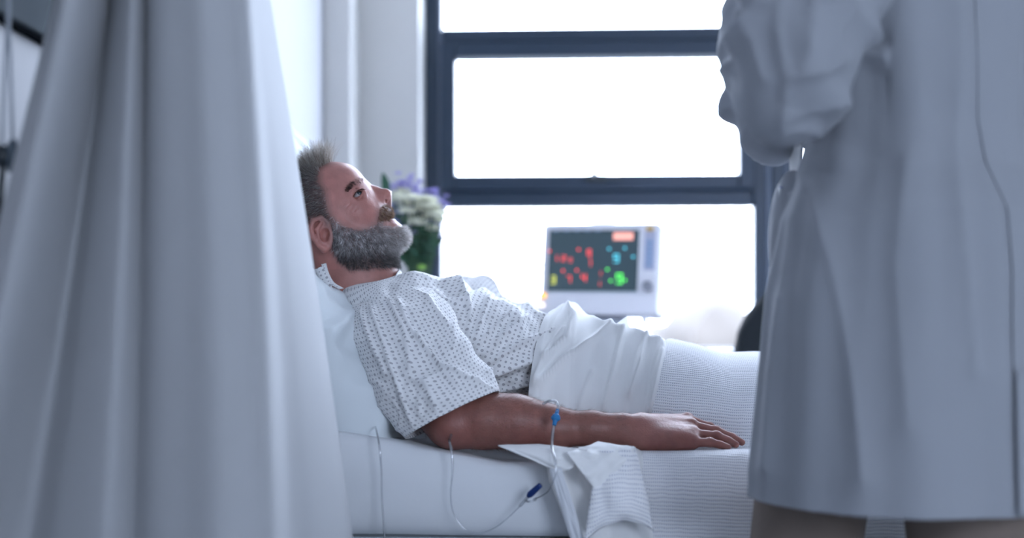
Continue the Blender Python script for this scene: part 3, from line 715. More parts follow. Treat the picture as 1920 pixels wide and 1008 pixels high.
# ================================================================== implicit-surface modelling for the figures
class Sdf:
    def __init__(s, lo, hi, h):
        s.lo, s.h = np.array(lo, float), h
        s.n = np.ceil((np.array(hi) - s.lo) / h).astype(int) + 1
        s.ax = [s.lo[k] + h * np.arange(s.n[k]) for k in range(3)]
        s.F = np.full(s.n, 1.0, np.float32)
    def _sub(s, lo, hi, k):
        a = np.clip(np.floor((np.array(lo) - k - s.lo) / s.h).astype(int) - 2, 0, s.n); b = np.clip(np.ceil((np.array(hi) + k - s.lo) / s.h).astype(int) + 3, 0, s.n)
        if np.any(b <= a): return None, None
        sl = tuple(slice(a[i], b[i]) for i in range(3))
        return sl, (s.ax[0][sl[0]][:, None, None], s.ax[1][sl[1]][None, :, None], s.ax[2][sl[2]][None, None, :])
    def _mix(s, sl, d, k, sub):
        F = s.F[sl]; d = d.astype(np.float32)
        if sub:
            d = -d; h = np.clip(.5 - .5 * (F - d) / k, 0, 1); s.F[sl] = F + (d - F) * h + k * h * (1 - h)
        else:
            h = np.clip(.5 + .5 * (F - d) / k, 0, 1); s.F[sl] = F + (d - F) * h - k * h * (1 - h)
    def cone(s, a, b, r1, r2, k=.01, sub=False):
        a, b = np.array(a, float), np.array(b, float); R = max(r1, r2)
        sl, g = s._sub(np.minimum(a, b) - R, np.maximum(a, b) + R, k)
        if sl is None: return
        ba = b - a; L2 = ba.dot(ba) + 1e-12
        px, py, pz = g[0] - a[0], g[1] - a[1], g[2] - a[2]
        t = np.clip((px * ba[0] + py * ba[1] + pz * ba[2]) / L2, 0, 1)
        d = np.sqrt((px - ba[0] * t) ** 2 + (py - ba[1] * t) ** 2 + (pz - ba[2] * t) ** 2) - (r1 + (r2 - r1) * t)
        s._mix(sl, d, k, sub)
    def ball(s, c, r, k=.01, sub=False): s.cone(c, np.array(c) + 1e-6, r, r, k, sub)
    def ell(s, c, r, axes=None, k=.01, sub=False):
        c = np.array(c, float); r = np.array(r, float); R = r.max()
        sl, g = s._sub(c - R, c + R, k)
        if sl is None: return
        p = [g[0] - c[0], g[1] - c[1], g[2] - c[2]]
        A = np.eye(3) if axes is None else np.array([np.array(x) / np.linalg.norm(x) for x in axes])
        q = [p[0] * A[i][0] + p[1] * A[i][1] + p[2] * A[i][2] for i in range(3)]
        k0 = np.sqrt(sum((q[i] / r[i]) ** 2 for i in range(3))); k1 = np.sqrt(sum((q[i] / r[i] ** 2) ** 2 for i in range(3))) + 1e-9
        s._mix(sl, k0 * (k0 - 1) / k1, k, sub)
    def chain(s, pts, rs, k=.01, sub=False):
        for i in range(len(pts) - 1): s.cone(pts[i], pts[i + 1], rs[i], rs[i + 1], k, sub)
    def mesh(s):
        F = s.F
        for k in range(3):                       # close the surface where it meets the edge of the grid
            for e in (0, -1):
                sl = [slice(None)] * 3; sl[k] = e; F[tuple(sl)] = np.maximum(F[tuple(sl)], .4 * s.h)
        I = F < 0; n = np.array(F.shape)
        c = [I[a:n[0] - 1 + a, b:n[1] - 1 + b, d:n[2] - 1 + d] for a in (0, 1) for b in (0, 1) for d in (0, 1)]
        sm = np.zeros(c[0].shape, np.int8)
        for x in c: sm += x
        cell = np.argwhere((sm > 0) & (sm < 8)); idx = np.full(sm.shape, -1, np.int64); idx[tuple(cell.T)] = np.arange(len(cell))
        off = np.array([(a, b, d) for a in (0, 1) for b in (0, 1) for d in (0, 1)])
        val = np.stack([F[tuple((cell + o).T)] for o in off], 1)
        acc = np.zeros((len(cell), 3)); cnt = np.zeros(len(cell))
        for i in range(8):
            for j in range(i + 1, 8):
                if abs(off[i] - off[j]).sum() != 1: continue
                m = (val[:, i] < 0) != (val[:, j] < 0)
                t = val[m, i] / (val[m, i] - val[m, j]); acc[m] += off[i] + (off[j] - off[i]) * t[:, None]; cnt[m] += 1
        V = s.lo + s.h * (cell + acc / cnt[:, None]); faces = []
        for axis in range(3):
            sl0 = [slice(None)] * 3; sl1 = [slice(None)] * 3; sl0[axis] = slice(0, -1); sl1[axis] = slice(1, None)
            A, B = I[tuple(sl0)], I[tuple(sl1)]; e = np.argwhere(A != B); u, w_ = [(1, 2), (2, 0), (0, 1)][axis]
            ok = (e[:, u] > 0) & (e[:, w_] > 0) & (e[:, u] < n[u] - 1) & (e[:, w_] < n[w_] - 1); e = e[ok]
            def at(du, dw):
                q = e.copy(); q[:, u] += du; q[:, w_] += dw; return idx[tuple(q.T)]
            q = np.stack([at(-1, -1), at(0, -1), at(0, 0), at(-1, 0)], 1)
            ins = A[tuple(e.T)]; q[~ins] = q[~ins][:, ::-1]; faces.append(q)
        Fc = np.vstack(faces); Fc = Fc[(Fc >= 0).all(1)]
        return V, Fc
def union_obj(name, pieces, m, parent):
    """overlapping closed surfaces fused into one continuous mesh"""
    tmp = [raw_obj('tmp', v, f, None, True, col=c) for v, f, c in pieces]
    for t in tmp[1:]:
        b = tmp[0].modifiers.new('u', 'BOOLEAN'); b.operation = 'UNION'; b.object = t; b.solver = 'MANIFOLD'
    dg = bpy.context.evaluated_depsgraph_get(); me = bpy.data.meshes.new_from_object(tmp[0].evaluated_get(dg)); me.name = name
    n0 = sum(len(p[0]) for p in pieces)
    print('union', name, n0, '->', len(me.vertices), [a.name for a in me.color_attributes])
    for t in tmp: bpy.data.objects.remove(t)
    if len(me.vertices) < .5 * n0: return None
    me.materials.clear(); me.materials.append(m); me.polygons.foreach_set('use_smooth', [True] * len(me.polygons))
    o = bpy.data.objects.new(name, me); COL.objects.link(o); return par(o, parent)
def relax(V, Fc, it=2, w_=.5):
    for _ in range(it):
        acc = np.zeros_like(V); cnt = np.zeros(len(V))
        for k in range(4):
            a, b = Fc[:, k], Fc[:, (k + 1) % 4]
            np.add.at(acc, a, V[b]); np.add.at(cnt, a, 1); np.add.at(acc, b, V[a]); np.add.at(cnt, b, 1)
        V = V + w_ * (acc / np.maximum(cnt, 1)[:, None] - V)
    return V
def proj(V, mirror=None):
    """camera-axes metres -> picture columns and rows; with mirror = depth of the symmetry plane, both halves read as the near one"""
    z = V[:, 2].copy()
    if mirror is not None: z = -mirror + np.abs(z + mirror)
    return HX + FPX * V[:, 0] / -z, HY - FPX * V[:, 1] / -z
def inpoly(x, y, poly):
    c = np.zeros(len(x), bool); n = len(poly)
    for i in range(n):
        x1, y1 = poly[i]; x2, y2 = poly[(i + 1) % n]
        if y1 == y2: continue
        m = ((y1 > y) != (y2 > y)) & (x < (x2 - x1) * (y - y1) / (y2 - y1) + x1); c ^= m
    return c
def ribbons(roots, dirs, length, width, cols, curl=.15, droop=None, seg=4):
    """flat tapered hair strands as one mesh"""
    n = len(roots); side = np.cross(dirs, RNG.normal(size=(n, 3))); side /= np.linalg.norm(side, axis=1)[:, None] + 1e-9
    bend = np.cross(dirs, side) * (RNG.normal(size=(n, 1)) * curl)
    if droop is not None: bend = bend + droop
    V = np.zeros((n, (seg + 1) * 2, 3)); C = np.zeros((n, (seg + 1) * 2, 3))
    for i in range(seg + 1):
        t = i / seg; p = roots + dirs * (length * t)[:, None] + bend * (length * t * t)[:, None]; w_ = (width * (1 - .75 * t))[:, None]
        V[:, 2 * i] = p - side * w_; V[:, 2 * i + 1] = p + side * w_; C[:, 2 * i] = C[:, 2 * i + 1] = cols
    b = (np.arange(n) * (seg + 1) * 2)[:, None]
    f = np.vstack([b + np.array([2 * i, 2 * i + 1, 2 * i + 3, 2 * i + 2]) for i in range(seg)])
    return V.reshape(-1, 3), f, C.reshape(-1, 3)
def sample_faces(V, Fc, mask, n):
    q = V[Fc]; area = np.linalg.norm(np.cross(q[:, 2] - q[:, 0], q[:, 3] - q[:, 1]), axis=1) * mask
    i = RNG.choice(len(Fc), n, p=area / area.sum()); w_ = RNG.dirichlet(np.ones(4), n)
    p = (q[i] * w_[:, :, None]).sum(1); nr = np.cross(q[i, 2] - q[i, 0], q[i, 3] - q[i, 1]); nr /= np.linalg.norm(nr, axis=1)[:, None] + 1e-12
    return p, nr

def skin_mat(name):
    m, nt, b = mat_new(name); L = nt.links
    at = N(nt, 'ShaderNodeVertexColor'); at.layer_name = 'Col'; tc = N(nt, 'ShaderNodeTexCoord')
    n = N(nt, 'ShaderNodeTexNoise'); n.inputs['Scale'].default_value = 55; n.inputs['Detail'].default_value = 5; L.new(tc.outputs['Object'], n.inputs['Vector'])
    mr = N(nt, 'ShaderNodeMapRange'); mr.inputs[3].default_value = .70; mr.inputs[4].default_value = 1.30; L.new(n.outputs['Fac'], mr.inputs[0])
    mx = N(nt, 'ShaderNodeMix', data_type='RGBA', blend_type='MULTIPLY'); mx.inputs[0].default_value = 1; L.new(at.outputs[0], mx.inputs[6]); L.new(mr.outputs[0], mx.inputs[7]); L.new(mx.outputs[2], b.inputs['Base Color'])
    b.inputs['Roughness'].default_value = .45; b.inputs['Specular IOR Level'].default_value = .5
    b.inputs['Subsurface Weight'].default_value = .12; b.inputs['Subsurface Radius'].default_value = (.012, .004, .002); b.inputs['Subsurface Scale'].default_value = .5
    v = N(nt, 'ShaderNodeTexVoronoi'); v.inputs['Scale'].default_value = 420; L.new(tc.outputs['Object'], v.inputs['Vector'])
    n3 = N(nt, 'ShaderNodeTexNoise'); n3.inputs['Scale'].default_value = 130; n3.inputs['Detail'].default_value = 4; L.new(tc.outputs['Object'], n3.inputs['Vector'])
    hsum = MX(nt, 'ADD', MX(nt, 'MULTIPLY', v.outputs['Distance'], .35), n3.outputs['Fac'])
    bp = N(nt, 'ShaderNodeBump'); bp.inputs['Strength'].default_value = .35; bp.inputs['Distance'].default_value = .0015; L.new(hsum, bp.inputs['Height']); L.new(bp.outputs[0], b.inputs['Normal'])
    return m
def hair_mat(name):
    m, nt, b = mat_new(name); at = N(nt, 'ShaderNodeVertexColor'); at.layer_name = 'Col'; nt.links.new(at.outputs[0], b.inputs['Base Color'])
    b.inputs['Roughness'].default_value = .45; b.inputs['Specular IOR Level'].default_value = .35
    tr = N(nt, 'ShaderNodeBsdfTranslucent'); nt.links.new(at.outputs[0], tr.inputs[0])
    ms = N(nt, 'ShaderNodeMixShader'); ms.inputs[0].default_value = .3; nt.links.new(b.outputs[0], ms.inputs[1]); nt.links.new(tr.outputs[0], ms.inputs[2]); nt.links.new(ms.outputs[0], nt.nodes['Material Output'].inputs['Surface'])
    return m
M['skin'] = skin_mat('skin'); M['hair'] = hair_mat('hair_strands')

# ================================================================== the patient
D0 = 2.54; PXM = D0 / FPX                        # head mid-plane depth, metres per picture pixel there
def Hd(px, py, zm=0.0): return Cf(px, py, D0 - zm)
def mir(p): return np.array([p[0], p[1], -2 * D0 - p[2]])
u_ = PXM
FW = np.array([.77, .64, 0]); UP = np.array([-.64, .77, 0]); SD = np.array([0, 0, 1.0]); AX = [FW, UP, SD]
EYEC = []; LIDS = []
def head_sdf():
    lo = Hd(505, 600, 0); hi = Hd(800, 262, 0); lo[2] = -D0 - .125; hi[2] = -D0 + .125
    S = Sdf(lo, hi, .0014)
    S.ell(Hd(610, 405), (95 * u_, 105 * u_, .076), AX, .01)                      # cranium
    S.ell(Hd(668, 398), (46 * u_, 60 * u_, .058), AX, .03)                        # mid face
    S.ell(Hd(632, 350), (47 * u_, 38 * u_, .055), AX, .02)                        # forehead
    S.cone(Hd(640, 470), Hd(662, 560), .060, .068, .03)                           # neck
    S.cone(Hd(690, 455), Hd(700, 560), .044, .050, .03)
    S.ell(Hd(690, 448), (50 * u_, 30 * u_, .046), AX, .025)                       # under the chin
    def both(fn, *pts, **kw):
        for q in (0, 1):
            mm_ = lambda p: ([mir(x) if q else x for x in p] if isinstance(p, list) and isinstance(p[0], np.ndarray) else (mir(p) if q else p) if isinstance(p, np.ndarray) else p)
            fn(*[mm_(p) for p in pts], **kw)
    both(S.cone, Hd(731, 441, .012), Hd(650, 452, .052), 21 * u_, 22 * u_, k=.02)  # jaw
    both(S.cone, Hd(650, 452, .052), Hd(628, 425, .060), 20 * u_, 16 * u_, k=.02)
    S.ell(Hd(741, 440), (16 * u_, 18 * u_, .024), AX, .016)                       # chin
    both(S.ell, Hd(672, 398, .043), (20 * u_, 22 * u_, .018), k=.02)               # cheek
    both(S.ball, Hd(694, 407, .030), 18 * u_, k=.018)
    both(S.cone, Hd(680, 350, .006), Hd(662, 356, .042), 8.5 * u_, 8.5 * u_, k=.012)   # brow ridge
    S.ell(Hd(706, 398), (18 * u_, 26 * u_, .026), AX, .018)                       # upper jaw
    # nose
    S.chain([Hd(686, 354), Hd(702, 359), Hd(722, 363)], [6.5 * u_, 8 * u_, 9 * u_], .009)
    S.ball(Hd(724, 365), 9.4 * u_, .006)
    S.chain([Hd(696, 366), Hd(714, 374)], [11 * u_, 10 * u_], .012)
    both(S.ell, Hd(712.5, 376, .0095), (11 * u_, 8.5 * u_, .0075), AX, k=.005)
    S.cone(Hd(724, 371), Hd(715, 383), 3.6 * u_, 4.2 * u_, .005)
    both(S.ell, Hd(722.5, 376.5, .0075), (5.2 * u_, 3.0 * u_, .0042), [[.6, -.8, 0], [.8, .6, 0], [0, 0, 1]], k=.0015, sub=True)
    both(S.chain, [Hd(704, 383, .021), Hd(709, 394, .026), Hd(712, 408, .030), Hd(712, 420, .032)], [1.2 * u_, 2.2 * u_, 2.2 * u_, 1.2 * u_], k=.0045, sub=True)   # nasolabial fold
    both(S.chain, [Hd(698, 385, .026), Hd(703, 400, .031), Hd(704, 414, .034)], [7 * u_, 8.5 * u_, 7 * u_], k=.010)
    both(S.chain, [Hd(704, 383, .021), Hd(709, 394, .0265), Hd(712, 408, .0305), Hd(712, 420, .032)], [.8 * u_, 1.6 * u_, 1.6 * u_, .8 * u_], k=.003, sub=True)
    # eye socket, lids
    def depth_of(px, py):                        # how far towards the viewer the skin lies there
        for zm in np.arange(.095, .0, -.0005):
            q = np.round((Hd(px, py, zm) - S.lo) / S.h).astype(int)
            if S.F[tuple(q)] < 0: return zm
        return .05
    S.ell(Hd(676, 362, depth_of(676, 362) + .008), (13 * u_, 10 * u_, .0105), [[.8, .6, 0], [-.6, .8, 0], [0, 0, 1]], .008, True)      # shallow socket
    S.ell(mir(Hd(676, 362, depth_of(676, 362) + .0105)), (13 * u_, 10 * u_, .0105), [[.8, .6, 0], [-.6, .8, 0], [0, 0, 1]], .008, True)
    EZ = depth_of(672, 364) - .0098; EYEC.append(EZ)
    def lid(t, h, rad, c=(672.0, 364.0)):
        dx, dy = .8 * t * 13.8 - .6 * h * (1 - t * t), -.6 * t * 13.8 - .8 * h * (1 - t * t)
        o2 = dx * dx + dy * dy; return Hd(c[0] + dx, c[1] + dy, EZ + math.sqrt(max(4, rad * rad - o2)) * u_)
    ts = np.linspace(-1.05, 1.0, 9)
    for q in (0, 1):
        g = mir if q else (lambda p: p)
        S.ell(g(Hd(672.4, 364.2, EZ + .0140)), (13.5 * u_, 6.2 * u_, .0088), [[.8, .6, 0], [-.6, .8, 0], [0, 0, 1]], .0012, True)
        S.chain([g(lid(t, 7.4, 14.0)) for t in ts], [1.6 * u_] + [2.3 * u_] * 7 + [1.8 * u_], .0016)
        S.chain([g(lid(t, -5.4, 13.4)) for t in ts], [1.4 * u_] + [1.9 * u_] * 7 + [1.8 * u_], .0016)
        S.chain([g(lid(t, 10.5, 15.2)) for t in ts[1:-1]], [.9 * u_] * 7, .0022, True)
        S.chain([g(lid(t, -9.5, 15.5)) for t in ts[1:]], [1.0 * u_] * 8, .0025, True)
        S.chain([g(lid(t, -14, 15.5)) for t in ts[2:]], [2.2 * u_] * 7, .005)
        for a, b in (((656, 377), (645, 382)), ((657, 381), (648, 390)), ((662, 386), (655, 395)), ((669, 389), (664, 396))):
            S.cone(g(Hd(*a, depth_of(*a) + .0006)), g(Hd(*b, depth_of(*b) + .0006)), 1.2 * u_, .7 * u_, .002, True)
    LIDS.extend([lid(t, 6.2, 14.8) for t in np.linspace(-.95, .9, 40)])
    # mouth
    S.ell(Hd(723, 402), (12 * u_, 6.5 * u_, .021), AX, .008)
    S.ell(Hd(728, 418.5), (12 * u_, 6.5 * u_, .019), AX, .008)
    S.ell(Hd(731, 410.5), (17 * u_, 2.4 * u_, .020), [[.90, .43, 0], [-.43, .90, 0], [0, 0, 1]], .004, True)
    # ear
    for q in (0, 1):
        g = mir if q else (lambda p: p)
        E = lambda a, b, z: g(Hd(a, b, z))
        S.ell(E(603, 438, .080), (20 * u_, 29 * u_, .0055), [[.87, .49, .16], [-.49, .87, 0], [-.16, 0, .98]], .005)
        S.chain([E(620, 432, .077), E(615, 417, .080), E(602, 408, .084), (E(587, 413, .089)), E(582, 428, .091), E(587, 445, .090), E(597, 459, .087), E(608, 467, .083), E(617, 462, .079)],
                [3.6 * u_, 3.8 * u_, 4.2 * u_, 4.6 * u_, 4.6 * u_, 4.4 * u_, 4.6 * u_, 6.5 * u_, 5.0 * u_], .003)
        S.chain([E(602, 418, .086), E(594, 430, .088), E(598, 447, .087), E(608, 455, .084)], [3.4 * u_, 3.8 * u_, 3.8 * u_, 3.2 * u_], .003)
        S.ell(E(609, 440, .088), (9 * u_, 13 * u_, .011), None, .002, True)
        S.ball(E(620, 446, .079), 5.2 * u_, .004)
    V, Fc = S.mesh(); V = relax(V, Fc, 1, .4)
    return V, Fc
HV, HF = head_sdf()
hx, hy = proj(HV, D0); zr = np.abs(HV[:, 2] + D0)
HAIRLINE = [(640, 292), (622, 302), (600, 315), (598, 338), (612, 356), (614, 383), (619, 400), (626, 420), (616, 428), (608, 410), (590, 405), (575, 420), (575, 470), (590, 500), (480, 560), (480, 250)]
BEARD = [(616, 400), (628, 412), (645, 424), (668, 430), (690, 427), (706, 418), (710, 402), (711, 388), (720, 381), (746, 386), (746, 404), (738, 410), (716, 413), (718, 422), (740, 425), (790, 420), (790, 470), (752, 500), (700, 500), (655, 503), (634, 486), (624, 462), (624, 440)]
SK = np.array([.45, .192, .163])
col = np.tile(SK, (len(HV), 1))
def softpoly(x, y, poly, s, n=14):
    acc = np.zeros(len(x))
    for k in range(n): acc += inpoly(x + s * math.cos(k * 2.4) * math.sqrt((k + .5) / n) * 1.6, y + s * math.sin(k * 2.4) * math.sqrt((k + .5) / n) * 1.6, poly)
    return (acc / n)[:, None]
def blendc(mask, c, a): col[mask] = col[mask] * (1 - a) + np.array(c) * a
near = lambda x, y, r: np.exp(-(((hx - x) ** 2 + (hy - y) ** 2) / r ** 2))
red = np.clip(near(688, 400, 24) * .7 + near(722, 370, 16) * .8 + near(604, 445, 28) * .8, 0, 1)[:, None]
col = col * (1 - .5 * red) + np.array([.42, .16, .135]) * .5 * red
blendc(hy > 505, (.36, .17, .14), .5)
lip = inpoly(hx, hy, [(716, 413), (735, 411), (746, 416), (742, 425), (718, 424)]) & (zr < .024)
blendc(lip, (.36, .13, .12), .8)
blendc(inpoly(hx, hy, [(722, 405), (738, 404), (736, 413), (722, 414)]) & (hy > 406) & (zr < .014), (.75, .72, .68), .9)
wb = softpoly(hx, hy, BEARD, 7) * (~lip)[:, None] * .72; col = col * (1 - wb) + np.array([.22, .185, .175]) * wb
wb = softpoly(hx, hy, HAIRLINE, 7) * .85; col = col * (1 - wb) + np.array([.07, .06, .055]) * wb

# ---- right arm and hand
DA = 2.27
def Ar(px, py, zm=0.0): return Cf(px, py, DA - zm)
ua = DA / FPX
def arm_sdf():
    lo = Ar(690, 880); hi = Ar(1412, 560); lo[2] = -DA - .20; hi[2] = -DA + .085
    S = Sdf(lo, hi, .0021)
    S.chain([Ar(742, 625, -.155), Ar(800, 730, -.05), Ar(850, 783, -.01)], [.055, .052, .047], .02)                 # upper arm
    S.chain([Ar(852, 783, -.01), Ar(905, 788, 0), Ar(965, 791, 0), Ar(1040, 802, 0), Ar(1110, 803, 0), Ar(1165, 806, 0), Ar(1195, 808, .002)],
            [49 * ua, 49 * ua, 46 * ua, 36 * ua, 29 * ua, 27 * ua, 28 * ua], .02)
    S.ell(Ar(845, 800, .01), (34 * ua, 34 * ua, .034), None, .02)                                                    # elbow point
    S.ell(Ar(948, 786, -.005), (95 * ua, 38 * ua, .042), None, .02)                                                   # muscle of the forearm
    S.ell(Ar(1180, 818, .014), (14 * ua, 12 * ua, .012), None, .012)                                                 # wrist bone
    # palm: a slab tilted towards the viewer
    kn = {'index': (1290, 786, -.034), 'middle': (1298, 797, -.012), 'ring': (1301, 813, .010), 'little': (1297, 829, .028)}
    wr = {'index': (1205, 795, -.018), 'middle': (1205, 799, -.006), 'ring': (1205, 810, .006), 'little': (1205, 824, .016)}
    for k_, r in (('index', (19, 12)), ('middle', (20, 12.5)), ('ring', (21, 13)), ('little', (19, 13.5))):
        S.cone(Ar(*wr[k_]), Ar(*kn[k_]), r[0] * ua, r[1] * ua, .016)
    S.ell(Ar(1250, 822, .012), (55 * ua, 22 * ua, .034), None, .015)
    for k_ in kn: S.ball(Ar(kn[k_][0] - 2, kn[k_][1] - 3, kn[k_][2]), 9.5 * ua, .006)
    fin = {'index': [(1290, 786, -.034), (1330, 801, -.036), (1356, 816, -.034), (1378, 829, -.030)],
           'middle': [(1298, 797, -.012), (1343, 808, -.012), (1372, 819, -.010), (1391, 829, -.008)],
           'ring': [(1301, 813, .010), (1344, 817.5, .011), (1366, 826, .012), (1380, 833, .013)],
           'little': [(1297, 829, .028), (1331, 829, .031), (1350, 833, .032), (1366, 838, .033)]}
    for k_, pts in fin.items():
        r = (9.6, 9.2, 8.2, 6.6) if k_ != 'little' else (8.8, 8.2, 7.2, 5.8)
        S.chain([Ar(*p) for p in pts], [x * ua for x in r], .0022)
        S.ball(Ar(pts[1][0], pts[1][1] - 1, pts[1][2] + .001), (9.9 if k_ != 'little' else 8.8) * ua, .003)           # knuckle
    S.chain([Ar(1225, 812, -.030), Ar(1268, 826, -.046), Ar(1305, 838, -.050), Ar(1328, 845, -.050)], [15 * ua, 12 * ua, 10 * ua, 7.5 * ua], .006)   # thumb on the far side
    # tendons and veins on the back of the hand, wrist crease
    for a, b, r in (((1215, 797, .008), (1292, 785, -.022), 3.2), ((1222, 806, .014), (1294, 797, .0), 3.0), ((1225, 815, .022), (1298, 810, .020), 3.0)):
        S.cone(Ar(a[0], a[1], a[2]), Ar(*b), r * ua, r * ua, .006)
    V, Fc = S.mesh(); V = relax(V, Fc, 1, .4)
    return V, Fc
AV, AF = arm_sdf()
ax_, ay_ = proj(AV)
acol = np.array([.25, .100, .078]) + np.array([.12, .058, .050]) * np.clip((ax_ - 1120) / 90, 0, 1)[:, None]  # forearm skin painted darker for its shade, lightening towards the hand
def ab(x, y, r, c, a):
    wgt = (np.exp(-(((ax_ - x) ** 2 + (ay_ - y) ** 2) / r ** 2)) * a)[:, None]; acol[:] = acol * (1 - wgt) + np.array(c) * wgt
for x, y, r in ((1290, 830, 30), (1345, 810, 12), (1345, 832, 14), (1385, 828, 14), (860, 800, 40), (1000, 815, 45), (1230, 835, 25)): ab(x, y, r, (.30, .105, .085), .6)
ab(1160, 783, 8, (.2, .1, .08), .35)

# ---- trunk, far arm and legs beneath the gown and covers
def trunk_sdf():
    lo = Cf(580, 860, 2.60); hi = Cf(2150, 480, 2.60); lo[2] = -2.86; hi[2] = -2.30
    S = Sdf(lo, hi, .012)
    T = lambda px, py, z=0.0: Cf(px, py, 2.58 - z)
    S.chain([T(670, 530), T(730, 600)], [.055, .075], .03)
    ax2 = [[.94, -.33, 0], [.33, .94, 0], [0, 0, 1]]
    S.ell(T(800, 655), (.14, .085, .155), ax2, .04); S.ell(T(905, 680), (.14, .085, .15), ax2, .04); S.ell(T(1010, 705), (.14, .080, .145), ax2, .04); S.ell(T(1110, 730), (.13, .068, .14), None, .04)
    for s, e in ((.10, 1), (-.10, -1)):
        S.chain([T(1120, 735, s), T(1420, 752, s * 1.0), T(1560, 762, s), T(1900, 785, s)], [.066, .052, .045, .034], .02)
        S.chain([T(1900, 785, s), T(1915, 745, s)], [.034, .026], .015)
    S.chain([T(735, 600, .09), T(745, 640, .17)], [.05, .05], .03)
    S.chain([T(760, 585, -.12), T(840, 650, -.20), T(900, 740, -.22), T(1080, 760, -.22), T(1180, 770, -.2)], [.05, .045, .04, .032, .028], .02)
    return S.mesh()
TV, TF = trunk_sdf(); tcol = np.tile(SK, (len(TV), 1))
BV = np.vstack([HV, AV, TV]); BF = np.vstack([HF, AF + len(HV), TF + len(HV) + len(AV)]); BC = np.vstack([col, acol, tcol])
pat = thing('person', P(1000, 810, 2.6), 'bearded man in a dotted hospital gown lying propped up in bed', 'person')
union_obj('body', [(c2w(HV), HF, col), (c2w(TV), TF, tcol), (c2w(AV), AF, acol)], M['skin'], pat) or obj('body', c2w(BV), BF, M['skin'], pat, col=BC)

# ---- eyes
def eyeball(q):
    bm = bmesh.new(); bmesh.ops.create_uvsphere(bm, u_segments=64, v_segments=48, radius=1)
    v = np.array([x.co for x in bm.verts]); f = [tuple(a.index for a in p.verts) for p in bm.faces]; bm.free()
    g = np.array([.34, .34, .87 * (-1 if q else 1)]); g /= np.linalg.norm(g); dt = v @ g
    c_ = np.tile(np.array([.42, .39, .39]), (len(v), 1)); c_[dt > .86] = (.02, .03, .04); c_[dt > .972] = (.005, .005, .006)  # white of the eye greyed to carry the shadow around it
    o = Hd(672.0, 364.0, EYEC[0]); o = mir(o) if q else o
    e = obj('eye', c2w(v * 12.9 * u_ + o), f, M['eye'], pat, col=c_)
m, nt, b = mat_new('eyeball'); at = N(nt, 'ShaderNodeVertexColor'); at.layer_name = 'Col'; nt.links.new(at.outputs[0], b.inputs['Base Color']); b.inputs['Roughness'].default_value = .22; b.inputs['Specular IOR Level'].default_value = .3; M['eye'] = m
eyeball(0); eyeball(1)

# ---- hair, beard, moustache, eyebrows
fx, fy = proj(HV[HF].mean(1), D0); fz = np.abs(HV[HF].mean(1)[:, 2] + D0)
def norm(a): return a / (np.linalg.norm(a, axis=1)[:, None] + 1e-9)
def strands(name, mask, n, dirfn, lenfn, width, colfn, curl):
    p, nr = sample_faces(HV, HF, mask, n); qx, qy = proj(p, D0); zz = np.abs(p[:, 2] + D0)
    d = norm(dirfn(p, nr, qx, qy, zz)); L = lenfn(qx, qy, zz) * u_
    c_ = colfn(qx, qy, zz); v, f, cc = ribbons(p - nr * .0008, d, L, np.full(n, width), c_, curl)
    return obj(name, c2w(v), f, M['hair'], pat, smooth=False, col=cc)
r_ = lambda n, s=1.0: RNG.normal(0, s, (n, 3))
def mixc(n, pal, pr):
    i = RNG.choice(len(pal), n, p=pr); return np.array(pal)[i] * RNG.uniform(.75, 1.25, (n, 1))
def smooth(a, lo, hi): t = np.clip((a - lo) / (hi - lo), 0, 1); return t * t * (3 - 2 * t)
# scalp
def h_dir(p, nr, x, y, z):
    top = smooth(-y, -345, -300)[:, None]
    n = len(x)
    side = nr * .35 + np.array([-.75, -.45, 0]) + r_(n, .18)
    crown = nr * .9 + np.array([-.25, .85, 0]) + np.array([.55, 0, 0]) * smooth(x, 600, 640)[:, None] + r_(n, .36)
    return side * (1 - top) + crown * top
def h_len(x, y, z): return (13 + 27 * smooth(-y, -350, -300) * smooth(x, 540, 600)) * RNG.uniform(.65, 1.2, len(x))
def h_col(x, y, z):
    n = len(x); top = smooth(-y, -340, -300)[:, None]
    a = mixc(n, [(.03, .027, .026), (.10, .09, .085), (.28, .27, .27), (.5, .49, .48)], [.32, .27, .26, .15]); b = mixc(n, [(.26, .21, .17), (.45, .39, .33), (.68, .63, .58), (.10, .08, .065)], [.25, .33, .3, .12])  # blond-grey crown strands, lightened further to imitate the backlight
    return a * (1 - top) + b * top
strands('hair', inpoly(fx, fy, HAIRLINE) & ((fz < .079) | (fx < 575)), 22000, h_dir, h_len, .00024, h_col, .45)
# beard
def b_dir(p, nr, x, y, z):
    n = len(x); fwd = smooth(x, 690, 770)[:, None]
    return nr * .75 + np.array([.10, -.75, 0]) * (1 - fwd * .7) + np.array([.55, .05, 0]) * fwd + r_(n, .28)
def b_len(x, y, z):
    edge = smooth(y, 415, 440)
    return (4.5 + 6 * edge + 3 * smooth(x, 735, 765)) * RNG.uniform(.6, 1.25, len(x))
def b_col(x, y, z):
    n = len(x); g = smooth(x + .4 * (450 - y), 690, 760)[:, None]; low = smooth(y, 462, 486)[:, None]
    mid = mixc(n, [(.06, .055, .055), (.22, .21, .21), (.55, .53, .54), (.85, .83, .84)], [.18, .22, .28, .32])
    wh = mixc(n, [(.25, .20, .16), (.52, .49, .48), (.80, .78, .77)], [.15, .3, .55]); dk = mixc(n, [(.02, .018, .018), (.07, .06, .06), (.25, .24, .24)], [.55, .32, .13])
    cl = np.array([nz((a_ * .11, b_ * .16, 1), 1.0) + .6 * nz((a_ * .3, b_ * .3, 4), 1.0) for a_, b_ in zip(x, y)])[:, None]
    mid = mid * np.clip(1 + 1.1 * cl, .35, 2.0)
    c_ = mid * (1 - g) + wh * g; return c_ * (1 - low * .8) + dk * low * .8
